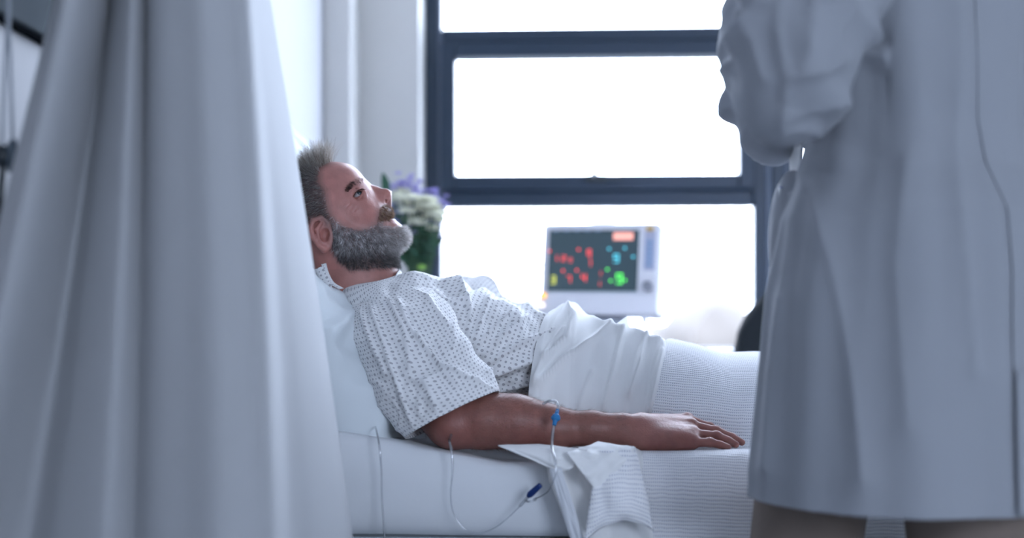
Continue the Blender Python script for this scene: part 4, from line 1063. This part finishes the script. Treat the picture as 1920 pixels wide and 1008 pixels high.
bm_ = inpoly(fx, fy, BEARD); mo = bm_ & (fy < 413) & (fx > 704)
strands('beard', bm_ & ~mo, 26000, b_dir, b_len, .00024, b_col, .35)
strands('moustache', mo, 3500, lambda p, nr, x, y, z: nr * .35 + np.array([.25, -.85, 0]) + np.array([0, 0, .5]) * np.sign(p[:, 2:3] + D0) + r_(len(x), .2), lambda x, y, z: RNG.uniform(6, 11, len(x)), .00024,
        lambda x, y, z: mixc(len(x), [(.16, .085, .05), (.30, .18, .10), (.45, .34, .25), (.08, .05, .04)], [.35, .3, .2, .15]), .3)
BROW = [(650, 356), (660, 343), (676, 334), (686, 337), (684, 346), (668, 348), (656, 360)]
strands('eyebrow', inpoly(fx, fy, BROW) & (fz > .006), 2600, lambda p, nr, x, y, z: nr * .3 + np.array([-.8, -.1, 0]) + np.array([0, 0, .4]) * np.sign(p[:, 2:3] + D0) + r_(len(x), .2), lambda x, y, z: RNG.uniform(5, 10, len(x)), .00024,
        lambda x, y, z: mixc(len(x), [(.05, .035, .03), (.14, .10, .08)], [.6, .4]), .2)
# lashes along the upper lid
lp = np.array(LIDS)[RNG.integers(0, 40, 160)] + RNG.normal(0, .0004, (160, 3)); lp[:, 2] += .0006
lp = np.vstack([lp, lp * np.array([1, 1, -1]) + np.array([0, 0, -2 * D0])]); sg = np.r_[np.ones(160), -np.ones(160)][:, None]
v, f, cc = ribbons(lp, norm(np.array([.75, .25, 0]) + np.array([0, 0, .55]) * sg + r_(320, .15)), RNG.uniform(4, 7, 320) * u_, np.full(320, .00016), np.full((320, 3), .012), .2)
obj('eyelashes', c2w(v), f, M['hair'], pat, smooth=False, col=cc)
# fine hair of the forearm
q = AV[AF].mean(1); qx, qy = proj(q)
p, nr = sample_faces(AV, AF, (qx > 880) & (qx < 1180), 6000)
v, f, cc = ribbons(p, norm(nr * .5 + np.array([.8, -.15, 0]) + r_(6000, .25)), RNG.uniform(5, 10, 6000) * ua, np.full(6000, .00008), mixc(6000, [(.16, .09, .06), (.30, .2, .14)], [.6, .4]), .3)
obj('arm_hair', c2w(v), f, M['hair'], pat, smooth=False, col=cc)
# ================================================================== the hospital gown
def dotted(name, base, dot, s=.0172):
    m, nt, b = mat_new(name); L = nt.links
    uv = N(nt, 'ShaderNodeUVMap'); uv.uv_map = 'UVMap'; sp = N(nt, 'ShaderNodeSeparateXYZ'); L.new(uv.outputs[0], sp.inputs[0])
    nn = N(nt, 'ShaderNodeTexNoise'); nn.inputs['Scale'].default_value = 30; L.new(uv.outputs[0], nn.inputs['Vector'])
    U = MX(nt, 'ADD', sp.outputs[0], MX(nt, 'MULTIPLY', nn.outputs['Fac'], .004)); V_ = sp.outputs[1]
    def lattice(ox, oy, r):
        fu = MX(nt, 'SUBTRACT', MX(nt, 'FRACT', MX(nt, 'ADD', MX(nt, 'DIVIDE', U, s), ox)), .5); fv = MX(nt, 'SUBTRACT', MX(nt, 'FRACT', MX(nt, 'ADD', MX(nt, 'DIVIDE', V_, s), oy)), .5)
        d = MX(nt, 'SQRT', MX(nt, 'ADD', MX(nt, 'MULTIPLY', fu, fu), MX(nt, 'MULTIPLY', fv, fv)))
        return MX(nt, 'MULTIPLY', MX(nt, 'SUBTRACT', r / s, d), 30, True)
    ds = [lattice(0, 0, .0030), lattice(.5, .52, .0024), lattice(.5, 0, .0016), lattice(0, .5, .0018)]
    acc = ds[0]
    for x in ds[1:]: acc = MX(nt, 'MAXIMUM', acc, x)
    mx = N(nt, 'ShaderNodeMix', data_type='RGBA'); L.new(MX(nt, 'MULTIPLY', acc, .85), mx.inputs[0]); mx.inputs[6].default_value = (*base, 1); mx.inputs[7].default_value = (*dot, 1)
    L.new(mx.outputs[2], b.inputs['Base Color']); b.inputs['Roughness'].default_value = .85; b.inputs['Specular IOR Level'].default_value = .2; b.inputs['Sheen Weight'].default_value = .15
    tr = N(nt, 'ShaderNodeBsdfTranslucent'); L.new(mx.outputs[2], tr.inputs[0]); ms = N(nt, 'ShaderNodeMixShader'); ms.inputs[0].default_value = .14
    tc = N(nt, 'ShaderNodeTexCoord'); n = N(nt, 'ShaderNodeTexNoise'); n.inputs['Scale'].default_value = 26; n.inputs['Detail'].default_value = 3; L.new(tc.outputs['Object'], n.inputs['Vector'])
    bp = N(nt, 'ShaderNodeBump'); bp.inputs['Strength'].default_value = .2; bp.inputs['Distance'].default_value = .006; L.new(n.outputs['Fac'], bp.inputs['Height']); L.new(bp.outputs[0], b.inputs['Normal'])
    L.new(b.outputs[0], ms.inputs[1]); L.new(tr.outputs[0], ms.inputs[2]); L.new(ms.outputs[0], nt.nodes['Material Output'].inputs['Surface'])
    return m
M['gown'] = dotted('dotted_gown_cotton', (.93, .93, .94), (.42, .41, .44))
gown = bpy.data.objects.new('hospital_gown', None); COL.objects.link(gown); par(gown, pat)
gown['label'] = 'white hospital gown printed with small grey dots'
def gpart(name, V, nu, nv, uv, thick=.0014):
    f = gridf(nu, nv, True); f = [q[::-1] for q in f]
    o = raw_obj(name, c2w(V), f, M['gown'], True, uv); o.parent = gown; mod_solid(o, thick, 0); return o
def loft(rings, nu, nv, disp, scale_u=.2, pw=2.0):
    """rings: rows of (px, py, depth, ux, uy, wx, wy, wz): centre, image half-vector u in px, half-vector w in (px, px, metres)"""
    R = spline(np.array(rings, float), nu); V = np.zeros((nu, nv, 3)); uv = []; L = 0; prev = None
    for i in range(nu):
        px, py, d, ux, uy, wx, wy, wz = R[i]; k = d / FPX; c = Cf(px, py, d); u = np.array([ux * k, -uy * k, 0]); w_ = np.array([wx * k, -wy * k, wz])
        if prev is not None: L += np.linalg.norm(c - prev)
        prev = c; per = (np.linalg.norm(u) + np.linalg.norm(w_)) / 2
        for j in range(nv):
            a = 2 * math.pi * j / nv; ca, sa = math.cos(a), math.sin(a)
            ca = math.copysign(abs(ca) ** (2 / pw), ca); sa = math.copysign(abs(sa) ** (2 / pw), sa)
            V[i, j] = c + u * ca + w_ * sa; uv.append((a * scale_u, L))
    Vf = V.reshape(-1, 3); f = [q[::-1] for q in gridf(nu, nv, True)]; nr = vnormals(Vf, f)
    cen = V.mean(1); 
    s = np.sign(((V - cen[:, None]) * nr.reshape(nu, nv, 3)).sum()); nr = nr * s
    x, y = HX + FPX * Vf[:, 0] / -Vf[:, 2], HY - FPX * Vf[:, 1] / -Vf[:, 2]
    D = np.array([disp(i // nv / (nu - 1), (i % nv) / nv, x[i], y[i]) for i in range(len(Vf))])
    # a half turn of the loop has its u seam on the hidden side
    return Vf + nr * D[:, None], uv
def ridge(t, wd): return math.exp(-(t / wd) ** 2)
BODYFOLDS = [([(900, 690), (960, 652), (1034, 621)], 0.0135, 5), ([(895, 712), (960, 690), (1020, 668)], 0.0150, 6), ([(890, 655), (920, 620), (955, 592)], 0.0135, 5), ([(905, 668), (940, 630), (990, 596)], 0.0105, 5), ([(915, 735), (970, 722), (1010, 712)], 0.0120, 6),
             ([(893, 630), (905, 590), (915, 560)], 0.0090, 4), ([(745, 514), (800, 522), (860, 530)], 0.0075, 4), ([(860, 535), (880, 580), (878, 630)], 0.0120, 5), ([(985, 575), (1010, 590), (1040, 596)], 0.0090, 5)]
def body_disp(s, a, x, y):
    ang = math.atan2(y - 720, x - 850); rr = math.hypot(x - 850, y - 720)
    d = .003 * math.sin(ang * 17 + .012 * rr) * smoothf(rr, 60, 160) * (1 - smoothf(s, .93, 1))
    if a < .56 or a > .94:
        for poly, am, wd in BODYFOLDS: d += crease(x, y, poly, am, wd)
    d += .009 * nz((x * .018, y * .03, a), 1.0) + .004 * nz((x * .05, y * .05, 3), 1.0)
    d += .008 * (1 - abs(nz((x * .012 + y * .004, y * .022, 6), 1.0)) * 3) * smoothf(s, .2, .4) * (abs(nz((x * .012 + y * .004, y * .022, 6), 1.0)) < .33) - .003
    d *= smoothf(s, .0, .12)
    return d
def smoothf(a, lo, hi):
    t = min(1, max(0, (a - lo) / (hi - lo))); return t * t * (3 - 2 * t)
# trunk: from the neckline to under the sheet. u = towards the chest, w = towards the viewer
body_rings = [(690, 521, 2.55, 52, -7, 4, 12, .074), (692, 534, 2.55, 60, -22, 2, 8, .105), (712, 580, 2.55, 40, -68, 0, 0, .150), (760, 620, 2.56, 42, -106, 0, 0, .185), (825, 648, 2.57, 40, -118, 0, 0, .185),
              (900, 668, 2.57, 36, -112, 0, 0, .178), (960, 684, 2.57, 34, -107, 0, 0, .168), (1020, 700, 2.57, 26, -102, 0, 0, .148), (1085, 722, 2.58, 12, -84, 0, 0, .125)]
V_, uv_ = loft(body_rings, 190, 240, body_disp, .145, 2.15); gpart('gown_body', V_, 190, 240, uv_)
# near sleeve
SLEEVEFOLDS = [([(711, 522), (738, 580), (761, 630), (770, 690)], 0.0090, 5), ([(820, 539), (866, 603), (900, 670), (930, 728)], 0.0090, 5), ([(765, 535), (800, 560), (835, 610)], 0.0075, 5), ([(784, 634), (829, 689), (875, 712), (925, 730)], 0.0135, 6),
               ([(690, 560), (720, 640), (750, 730), (775, 800)], 0.0090, 7), ([(745, 560), (770, 620), (784, 634)], 0.0075, 6), ([(800, 720), (820, 770), (830, 800)], 0.0090, 8), ([(668, 560), (690, 620), (725, 700)], 0.0075, 6)]
def sl_disp(s, a, x, y):
    d = .010 * nz((a * 7, s * 2.2, 4), 1.0) * smoothf(s, .1, .4)
    t = (x - 700) * .80 - (y - 560) * .60                        # folds running from the shoulder down to the hem
    d += .004 * nz((x * .03, y * .03, 1), 1.0)
    if a < .5:
        for poly, am, wd in SLEEVEFOLDS: d += crease(x, y, poly, am, wd)
    d += .003 * max(0, 1 - abs(nz((x * .02, y * .014, 21), 1.0)) * 6)
    return d * smoothf(s, 0, .12) * (1 - .75 * smoothf(s, .82, 1))
sleeve_rings = [(720, 548, 2.47, 60, -22, 0, 10, .060), (742, 585, 2.42, 88, -22, 0, 8, .074), (766, 640, 2.37, 94, -26, 4, 8, .080), (797, 703, 2.32, 95, -36, 4, 8, .078), (826, 746, 2.29, 92, -43, 0, 2, .070), (848, 778, 2.275, 87, -44, -5, -9, .064)]
V_, uv_ = loft(sleeve_rings, 150, 220, sl_disp, .088, 2.2); gpart('sleeve', V_, 150, 220, uv_)
# far sleeve
far_rings = [(770, 570, 2.62, 40, -40, 0, 0, -.07), (822, 566, 2.68, 46, -46, 0, 0, -.07), (874, 577, 2.75, 42, -56, 0, 0, -.07), (898, 625, 2.79, 52, -42, 0, 0, -.065), (905, 690, 2.80, 60, -20, 0, 0, -.06)]
V_, uv_ = loft(far_rings, 60, 90, lambda s, a, x, y: .008 * nz((a * 6, s * 3, 2), 1.0) + .006 * nz((x * .04, y * .04, 8), 1.0), .10); gpart('sleeve', V_, 60, 90, uv_)
# neck binding and the loose tie behind the neck
def ribbon(name, pts, wd, m, parent, thick=.0012, twist=None):
    q = spline(np.array([np.r_[p[0], p[1]] for p in pts], float), 40); V = []; uv = []
    for i, r in enumerate(q):
        V += [r[:3] - r[3:] * wd, r[:3] - r[3:] * wd * .33 , r[:3] + r[3:] * wd * .33, r[:3] + r[3:] * wd]; uv += [(-wd, i * .003), (-wd * .3, i * .003), (wd * .3, i * .003), (wd, i * .003)]
    o = raw_obj(name, c2w(np.array(V)), gridf(40, 4), m, True, np.array(uv)); o.parent = parent; mod_solid(o, thick, 0); return o
sd = np.array([.85, .35, .35])
ribbon('neck_tie', [(Cf(597, 502, 2.44), sd), (Cf(606, 520, 2.435), sd), (Cf(616, 543, 2.43), sd), (Cf(627, 566, 2.44), sd), (Cf(634, 580, 2.47), sd)], .0085, M['gown'], gown)
sd2 = np.array([.9, .2, -.3])
ribbon('neck_tie', [(Cf(607, 494, 2.47), sd2), (Cf(612, 512, 2.465), sd2), (Cf(622, 530, 2.46), sd2), (Cf(640, 541, 2.46), sd2)], .0045, M['gown'], gown)
# ================================================================== the doctor
DC = 1.95; DCX = (1746 - HX) / FPX * DC
fac = np.array([-.707, 0, -.707]); lef = np.array([-.707, 0, .707])         # camera axes: facing away to the left, his left side towards the viewer's left
def Dp(px, py, d): return Cf(px, py, d)
def Wc(l, f_, zw): return np.array([DCX, zw - EYE, -DC]) + lef * l + fac * f_      # point by left / forward / height
ROWZ = [.55, .62, .80, .92, 1.0, 1.06, 1.12, 1.25, 1.36, 1.42, 1.47, 1.50]
ROWA = [.275, .270, .250, .236, .222, .196, .188, .198, .205, .195, .15, .09]
ROWB = [.226, .222, .212, .204, .190, .152, .138, .140, .140, .13, .10, .07]
def coat_disp(p):
    ang = np.arctan2((p - Wc(0, 0, EYE)) @ lef, (p - Wc(0, 0, EYE)) @ -fac)
    low = np.clip((.15 - p[:, 1]) / .5, 0, 1)
    d = np.array([.016 * nz((a * 2.2, q[1] * 1.1, 7), 1.0) * (.4 + l) + .008 * nz((a * 5, q[1] * 1.6, 2), 1.0) + .010 * nz((q[0] * 9, q[1] * 7, q[2] * 9), 1.0) * max(0, 1 - 2 * l) for a, q, l in zip(ang, p, low)])
    arm = np.clip((np.interp(p[:, 1], [.20, .27], [0, 1])), 0, 1) * ((p[:, 0] < DCX - .10))
    d += arm * np.array([.016 * max(0, 1 - 4 * abs(nz((q[0] * 5 + q[1] * 4, q[1] * 9, q[2] * 5), 1.0))) + .012 * nz((q[0] * 16, q[1] * 12, q[2] * 16), 1.0) for q in p])
    return d
def coat_sdf():
    lo = Wc(0, 0, .58); hi = lo.copy(); lo = lo - np.array([.42, 0, .36]); hi = hi + np.array([.36, .97, .40])
    S = Sdf(lo, hi, .0055)
    g = (S.ax[0][:, None, None] - DCX, S.ax[1][None, :, None], S.ax[2][None, None, :] + DC)
    l = g[0] * lef[0] + g[2] * lef[2]; f_ = g[0] * fac[0] + g[2] * fac[2]; zw = S.ax[1] + EYE
    A = np.interp(zw, ROWZ, ROWA)[None, :, None]; B = np.interp(zw, ROWZ, ROWB)[None, :, None]
    rr = np.sqrt((l / A) ** 2 + (f_ / B) ** 2); d = (rr - 1) * np.minimum(A, B) + 0 * g[1]
    S.F = np.maximum(d, (g[1] + EYE - 1.52) + 0 * d).astype(np.float32)
    # left arm: shoulder, elbow, forearm rising towards the chest
    S.chain([Wc(.17, 0, 1.42), Dp(1560, -60, 1.79), Dp(1500, 105, 1.75), Dp(1488, 170, 1.75)], [.085, .078, .066, .060], .006)
    S.chain([Dp(1482, 168, 1.77), Dp(1445, 120, 1.85), Dp(1428, 70, 1.94), Dp(1432, 10, 2.03)], [.060, .058, .055, .048], .006)
    # right arm: comes across in front of the body
    S.chain([Wc(-.17, 0, 1.42), Wc(-.22, .06, 1.20), Wc(-.15, .16, 1.14)], [.085, .07, .062], .02)
    S.chain([Wc(-.15, .16, 1.14), Wc(-.05, .27, 1.21), Dp(1432, 185, 2.08), Dp(1410, 178, 2.10), Dp(1430, 225, 2.08), Dp(1448, 264, 2.06)], [.056, .045, .042, .041, .037, .032], .008)
    # side pocket bulge
    S.ell(Dp(1478, 430, 2.02), (.030, .085, .05), None, .03)
    return S
CS = coat_sdf(); CV, CF = CS.mesh(); CV = relax(CV, CF, 2, .5)
SLV = [([(1373, 150), (1395, 200), (1430, 240)], .010, 7), ([(1425, -20), (1418, 60), (1440, 150)], .010, 9), ([(1475, -30), (1462, 60), (1478, 150), (1470, 230)], .009, 9), ([(1530, -40), (1520, 60), (1505, 140)], .009, 10), ([(1575, 110), (1540, 130), (1490, 150)], .012, 8),
       ([(1385, 20), (1400, 80), (1385, 140)], .010, 8), ([(1450, 250), (1490, 235), (1530, 245)], .008, 7), ([(1600, 0), (1570, 60), (1560, 110)], .008, 8), ([(1568, 190), (1530, 205), (1480, 215)], .007, 8),
       ([(1500, 300), (1560, 480), (1600, 700), (1620, 900)], .010, 22), ([(1470, 560), (1450, 700), (1440, 880)], .010, 16), ([(1700, 300), (1680, 500), (1700, 800)], .008, 26), ([(1800, -20), (1790, 300), (1830, 700)], .008, 24)]
cx_, cy_ = proj(CV); cd_ = -CV[:, 2]
sl_d = np.array([sum(crease(a, b, po, am, wd) for po, am, wd in SLV) if c < 2.02 else 0.0 for a, b, c in zip(cx_, cy_, cd_)])
nr = vnormals(CV, CF); CV = CV + nr * sl_d[:, None] + nr * coat_disp(CV)[:, None] 
HEM = .625 - EYE
CF2 = CF[(CV[CF][:, :, 1] > HEM).any(1)]; CV[:, 1] = np.maximum(CV[:, 1], HEM)
used = np.unique(CF2); rem = -np.ones(len(CV), int); rem[used] = np.arange(len(used))
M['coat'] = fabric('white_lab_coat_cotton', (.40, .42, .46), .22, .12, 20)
doc = thing('person', c2w(Wc(0, 0, 0)[None])[0] * np.array([1, 1, 0]), 'doctor in a white coat and taupe trousers standing with back turned', 'person')
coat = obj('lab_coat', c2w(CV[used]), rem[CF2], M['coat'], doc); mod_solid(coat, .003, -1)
coat['label'] = 'knee-length white lab coat'
def on_coat(ang, zw, off):                       # a point of the coat's trunk by angle from the middle of the back
    a, b = np.interp(zw, ROWZ, ROWA), np.interp(zw, ROWZ, ROWB)
    return Wc(math.sin(ang) * a, -math.cos(ang) * b, zw)[None], off
def coat_strip(name, a0, a1, z0, z1, off, m, n=60, wob=0):
    V = []; k = 6
    for i in range(n):
        z = z0 + (z1 - z0) * i / (n - 1)
        for j in range(k):
            a = a0 + (a1 - a0) * j / (k - 1); p, _ = on_coat(a, z, off); q = p + 0
            dirn = (p - Wc(0, 0, z)); dirn /= np.linalg.norm(dirn); V.append((p + dirn * (coat_disp(p)[:, None] + off))[0])
    o = raw_obj(name, c2w(np.array(V)), gridf(n, k), m); o.parent = coat; mod_solid(o, .002, 0); return o
M['seam'] = fabric('coat_seam_shadow_cloth', (.42, .45, .50), .1, .1, 40)
ab_ = .56
coat_strip('back_seam', ab_ - .012, ab_ + .002, .80, 1.45, .0035, M['coat'])
coat_strip('vent_flap', ab_ - .22, ab_ - .002, .628, .80, .0075, M['coat'])
# pocket and pens at the front edge
def dpatch(name, cs, m, parent, bulge=.01, n=16):
    c = [Cf(*q) for q in cs]; V = []
    for i in range(n):
        for j in range(n):
            u, v = i / (n - 1), j / (n - 1)
            V.append(c[0] * (1 - u) * (1 - v) + c[1] * u * (1 - v) + c[2] * u * v + c[3] * (1 - u) * v + np.array([-.6, 0, .4]) * bulge * 4 * u * (1 - u) * (.4 + .6 * v))
    o = raw_obj(name, c2w(np.array(V)), gridf(n, n), m); o.parent = parent; mod_solid(o, .002, 0); return o
dpatch('pocket', [(1462, 372, 2.02), (1500, 352, 1.95), (1488, 540, 1.94), (1440, 530, 2.03)], M['coat'], coat, .014)
dpatch('lit_front_edge', [(1481, 262, 2.06), (1503, 262, 2.03), (1498, 356, 2.02), (1482, 354, 2.05)], M['topsheet'], coat, .003)  # whiter cloth stands in for window light on the coat front
for k, (px, py, nm, c_) in enumerate(((1468, 356, 'blue', (.08, .12, .35)), (1479, 352, 'clear', (.55, .58, .65)))):
    t = thing('pen', P(px, py + 60, 2.0), '%s pen clipped in the side pocket of the white coat' % ('dark blue' if nm == 'blue' else 'pale'), 'pen')
    mm = mat('pen_' + nm, c_, .3)
    rod('barrel', P(px + 2, py + 60, 2.0), P(px, py + 2, 2.0), .0045, mm, t); rod('cap', P(px, py + 8, 2.0), P(px - .5, py - 6, 2.0), .0052, mm, t)
    rod('clip', P(px - 5, py + 26, 1.995), P(px - 5, py - 3, 1.995), .0014, M['chrome'], t)
# trousers
M['trouser'] = mat('taupe_trouser_twill', (.21, .165, .138), .85, nscale=14, nvar=.08, bump=.25, bscale=22)
def trousers_sdf():
    c0 = Wc(0, 0, 0); S = Sdf(c0 + np.array([-.40, .045, -.34]), c0 + np.array([.36, 1.02, .34]), .0065)
    hip = Wc(0, 0, .92); S.ell(hip, (.15, .13, .12), None, .03)
    for px, d, kx, kd in ((1497, 2.02, 1493, 2.02), (1830, 1.90, 1836, 1.90)):
        top = Cf(px, 900, d); a = np.array([top[0] + (.05 if px < 1600 else -.03), .80 - EYE, -d]); kn = Cf(kx, 1000, kd); kn = np.array([kn[0], .48 - EYE, -kd]); an = np.array([kn[0], .07 - EYE, -kd - .0])
        S.chain([hip * .5 + a * .5 + np.array([0, .03, 0]), a, kn, an], [.10, .090, .078, .062], .025)
    V, Fc = S.mesh(); V = relax(V, Fc, 2)
    n_ = vnormals(V, Fc); return V + n_ * np.array([.008 * nz((p[0] * 8, p[1] * 5, p[2] * 8), 1.0) + .004 * nz((p[0] * 20, p[1] * 14, p[2] * 20), 1.0) for p in V])[:, None], Fc
V_, F_ = trousers_sdf(); o = obj('trousers', c2w(V_), F_, M['trouser'], doc); o['label'] = 'taupe trousers'
M['shoe'] = mat('dark_shoe_leather', (.03, .025, .022), .4)
for px, d in ((1508, 2.03), (1836, 1.90)):
    k_ = Cf(px, 1000, d); a = np.array([k_[0], 0, -d]); S = Sdf(a + np.array([-.24, -EYE - .005, -.24]), a + np.array([.24, -EYE + .14, .24]), .007)
    S.chain([a + np.array([0, .045 - EYE, 0]) - fac * .05, a + fac * .08 + np.array([0, .042 - EYE, 0]), a + fac * .17 + np.array([0, .036 - EYE, 0])], [.04, .042, .034], .02)
    S.cone(a + np.array([0, .05 - EYE, 0]), a + np.array([0, .10 - EYE, 0]), .04, .042, .02)
    g = S.ax[1][None, :, None]; S.F = np.maximum(S.F, (-EYE + .004 - g) + 0 * S.F).astype(np.float32)
    V_, F_ = S.mesh(); obj('shoe', c2w(V_), F_, M['shoe'], doc)
# body: head, neck, trunk, hands in one surface set
def doc_body():
    Rm = np.stack([fac, np.array([0, 1, 0]), np.cross(fac, [0, 1, 0])], 1) @ np.stack([FW, UP, SD], 0)
    keep = np.ones(len(HV), bool)
    hv = (HV - Hd(628, 430)) @ Rm.T + Wc(0, .02, 1.665)
    idx = -np.ones(len(HV), int); idx[keep] = np.arange(keep.sum()); hf = HF[keep[HF].all(1)]
    c0 = Wc(0, 0, 0); S = Sdf(Wc(0, 0, .05) - np.array([.40, 0, .38]), Wc(0, 0, 1.62) + np.array([.34, 0, .34]), .009)
    S.cone(Wc(0, .0, 1.44), Wc(0, .015, 1.60), .058, .056, .02); S.ell(Wc(0, 0, 1.25), (.13, .22, .11), None, .03); S.ell(Wc(0, 0, .98), (.11, .13, .10), None, .03)
    S.chain([Wc(.15, 0, 1.40), Wc(-.15, 0, 1.40)], [.06, .06], .03)
    S.chain([Wc(.16, 0, 1.40), Dp(1507, 120, 1.77), Dp(1490, 178, 1.79), Dp(1440, 80, 1.93), Dp(1436, 10, 2.06)], [.05, .045, .04, .035, .027], .015)
    S.chain([Wc(-.16, 0, 1.40), Wc(-.21, .06, 1.20), Wc(-.05, .26, 1.21), Dp(1425, 185, 2.10), Dp(1418, 150, 2.15)], [.05, .045, .034, .03, .026], .015)
    for k_, (wx, wy, wd, dx, dy) in enumerate(((1436, 10, 2.06, -4, -26), (1416, 160, 2.15, 2, -24))):
        w0 = Dp(wx, wy, wd); pm = Dp(wx + dx, wy + dy, wd + .05); S.cone(w0, pm, .026, .034, .015)
        for q in range(4):
            o_ = np.array([.010 * (q - 1.5) * 1.5, .012 * (q - 1.5) * .6, 0]); b0 = pm + o_; S.chain([b0, b0 + np.array([-.008, .030, -.03]), b0 + np.array([.004, .030, -.055])], [.0095, .009, .0075], .003)
        S.chain([w0 + np.array([.01, .0, -.01]), pm + np.array([.034, .014, -.004]), pm + np.array([.038, .036, -.03])], [.012, .010, .008], .004)
    for px, d in ((1515, 2.03), (1830, 1.90)):
        a = Cf(px, 900, d); S.chain([Wc(0, 0, .94), np.array([a[0] + (.05 if px < 1600 else -.03), .78 - EYE, -d]), np.array([a[0], .46 - EYE, -d]), np.array([a[0], .10 - EYE, -d])], [.08, .062, .050, .04], .02)
    bv, bf = S.mesh()
    hc = np.tile(np.array([.42, .25, .20]), (len(HV), 1)); rel = (HV - Hd(628, 430)); hair_ = ((rel @ UP) > .03 + (rel @ FW) * .55 - np.maximum(0, -(rel @ FW)) * 1.2); hc[hair_] = (.04, .03, .025)
    V = np.vstack([hv[keep], bv]); Fc = np.vstack([idx[hf], bf + keep.sum()]); C_ = np.vstack([hc[keep], np.tile(np.array([.42, .25, .20]), (len(bv), 1))])
    union_obj('body', [(c2w(hv), HF, hc), (c2w(bv), bf, np.tile(np.array([.42, .25, .20]), (len(bv), 1)))], M['skin'], doc) or obj('body', c2w(V), Fc, M['skin'], doc, col=C_)
    hp = HV[HF].mean(1) - Hd(628, 430); hm = ((hp @ UP) > .03 + (hp @ FW) * .55 - np.maximum(0, -(hp @ FW)) * 1.2)
    p, n_ = sample_faces(HV, HF, hm, 6000); n = 6000
    v, f, cc = ribbons(p, norm(n_ * .6 + UP * -.2 - FW * .4 + r_(n, .2)), RNG.uniform(.015, .028, n), np.full(n, .0005), mixc(n, [(.03, .022, .018), (.06, .045, .035)], [.6, .4]), .2)
    obj('hair', c2w((v - Hd(628, 430)) @ Rm.T + Wc(0, .02, 1.665)), f, M['hair'], doc, smooth=False, col=cc)
doc_body()
# ================================================================== turned-back cloth corners on the bed side
patch('sheet_flap', [(1062, 847, 2.155), (1122, 828, 2.20), (1192, 838, 2.17), (1116, 918, 2.135)], M['topsheet'], bulge=.020, rough=.012, seed=2, arch=-.006, label='white sheet corner turned back over the bed edge below the wrist')
patch('sheet_fold', [(934, 834, 2.20), (1010, 832, 2.22), (1102, 842, 2.16), (1048, 884, 2.145)], M['topsheet'], bulge=.014, rough=.010, seed=5, arch=-.008, label='thin white sheet fold lying under the forearm near the tubing')
patch('blanket_fold', [(1120, 846, 2.165), (1190, 838, 2.175), (1224, 992, 2.125), (1096, 1012, 2.130)], M['blanket'], bulge=.026, rough=.010, seed=8, thick=.006, arch=.022, label='doubled back edge of the open-knit blanket hanging by the sheet corner', cat='blanket')
patch('hem', [(1030, 878, 2.150), (1052, 876, 2.147), (1096, 1015, 2.138), (1072, 1015, 2.142)], M['hem'], top_sheet, bulge=.004, rough=.003, seed=11, thick=.003)
# ================================================================== infusion tubing
M['tube'] = clear_mat('clear_pvc_tubing', (.93, .95, .98), .30, .15)
M['blue_clear'] = mat('translucent_blue_connector', (.04, .27, .60), .2, translucent=.3)
M['navy'] = mat('dark_blue_clamp', (.008, .035, .17), .35)
def Tp(px, py, d): return P(px, py, d)
iv = thing('infusion_line', P(1030, 995, 2.15), 'clear infusion tube with blue connector taped over the patient\'s forearm', 'tube')
tube('upper_tube', [Tp(1018, 757, 2.225), Tp(1030, 751, 2.215), Tp(1042, 752, 2.21), Tp(1047, 762, 2.205), Tp(1044, 772, 2.20)], .0020, M['tube'], iv)
c0, c1 = Tp(1045.5, 767, 2.203), Tp(1039, 797, 2.193)
v, f = sweep([c0, c0 * .7 + c1 * .3, c0 * .62 + c1 * .38, c0 * .35 + c1 * .65, c0 * .3 + c1 * .7, c1], [.0026, .0034, .0058, .0062, .0040, .0030], 14, 30); obj('connector', v, f, M['blue_clear'], iv)
rod('connector_wing', Tp(1034, 782, 2.196), Tp(1050, 785, 2.198), .0026, M['blue_clear'], iv)
tube('lower_tube', [Tp(1039, 795, 2.194), Tp(1036, 815, 2.186), Tp(1035.5, 838, 2.172), Tp(1040, 858, 2.140), Tp(1042, 885, 2.132), Tp(1036, 906, 2.135)], [.0026, .0025, .0024, .0021, .0014, .0010], M['tube'], iv)
tube('thin_tube', [Tp(1036, 905, 2.135), Tp(1028, 920, 2.14), Tp(1014, 930, 2.155), Tp(1000, 935, 2.165)], .0010, M['tube'], iv)
tube('wing', [Tp(985, 938, 2.165), Tp(992, 940, 2.160), Tp(1003, 937, 2.162), Tp(1005, 934, 2.166)], .0014, M['tube'], iv)
cl0, cl1 = Tp(990, 930, 2.165), Tp(1013, 909, 2.150)
v, f = sweep([cl0, cl0 * .8 + cl1 * .2, cl0 * .5 + cl1 * .5, cl1], [.0032, .0052, .0050, .0042], 10, 20); o = obj('roller_clamp', v, f, M['navy'], iv); o['label'] = 'dark blue tube clamp'
tube('sleeve', [Tp(991, 930, 2.165), Tp(984, 938, 2.168), Tp(975, 948, 2.17)], .0022, M['tube'], iv)
tube('loop_tube', [Tp(975, 948, 2.172), Tp(950, 972, 2.176), Tp(925, 990, 2.18), Tp(895, 999, 2.182), Tp(868, 988, 2.182), Tp(850, 960, 2.182), Tp(845, 925, 2.18), Tp(849, 880, 2.182), Tp(847, 846, 2.185), Tp(843, 826, 2.20), Tp(846, 815, 2.225)], [.0013, .0012, .0011, .0011, .0011, .0011, .0012, .0015, .0021, .0024, .0022], M['tube'], iv, n=90)
i2 = thing('drain_tube', P(720, 1010, 2.18), 'thin clear tube hanging straight down the mattress side near the curtain', 'tube')
tube('tube', [Tp(704, 800, 2.26), Tp(707, 812, 2.215), Tp(711, 835, 2.185), Tp(715, 880, 2.182), Tp(716, 930, 2.180), Tp(719, 975, 2.178), Tp(722, 1015, 2.178)], .0015, M['tube'], i2, n=60)
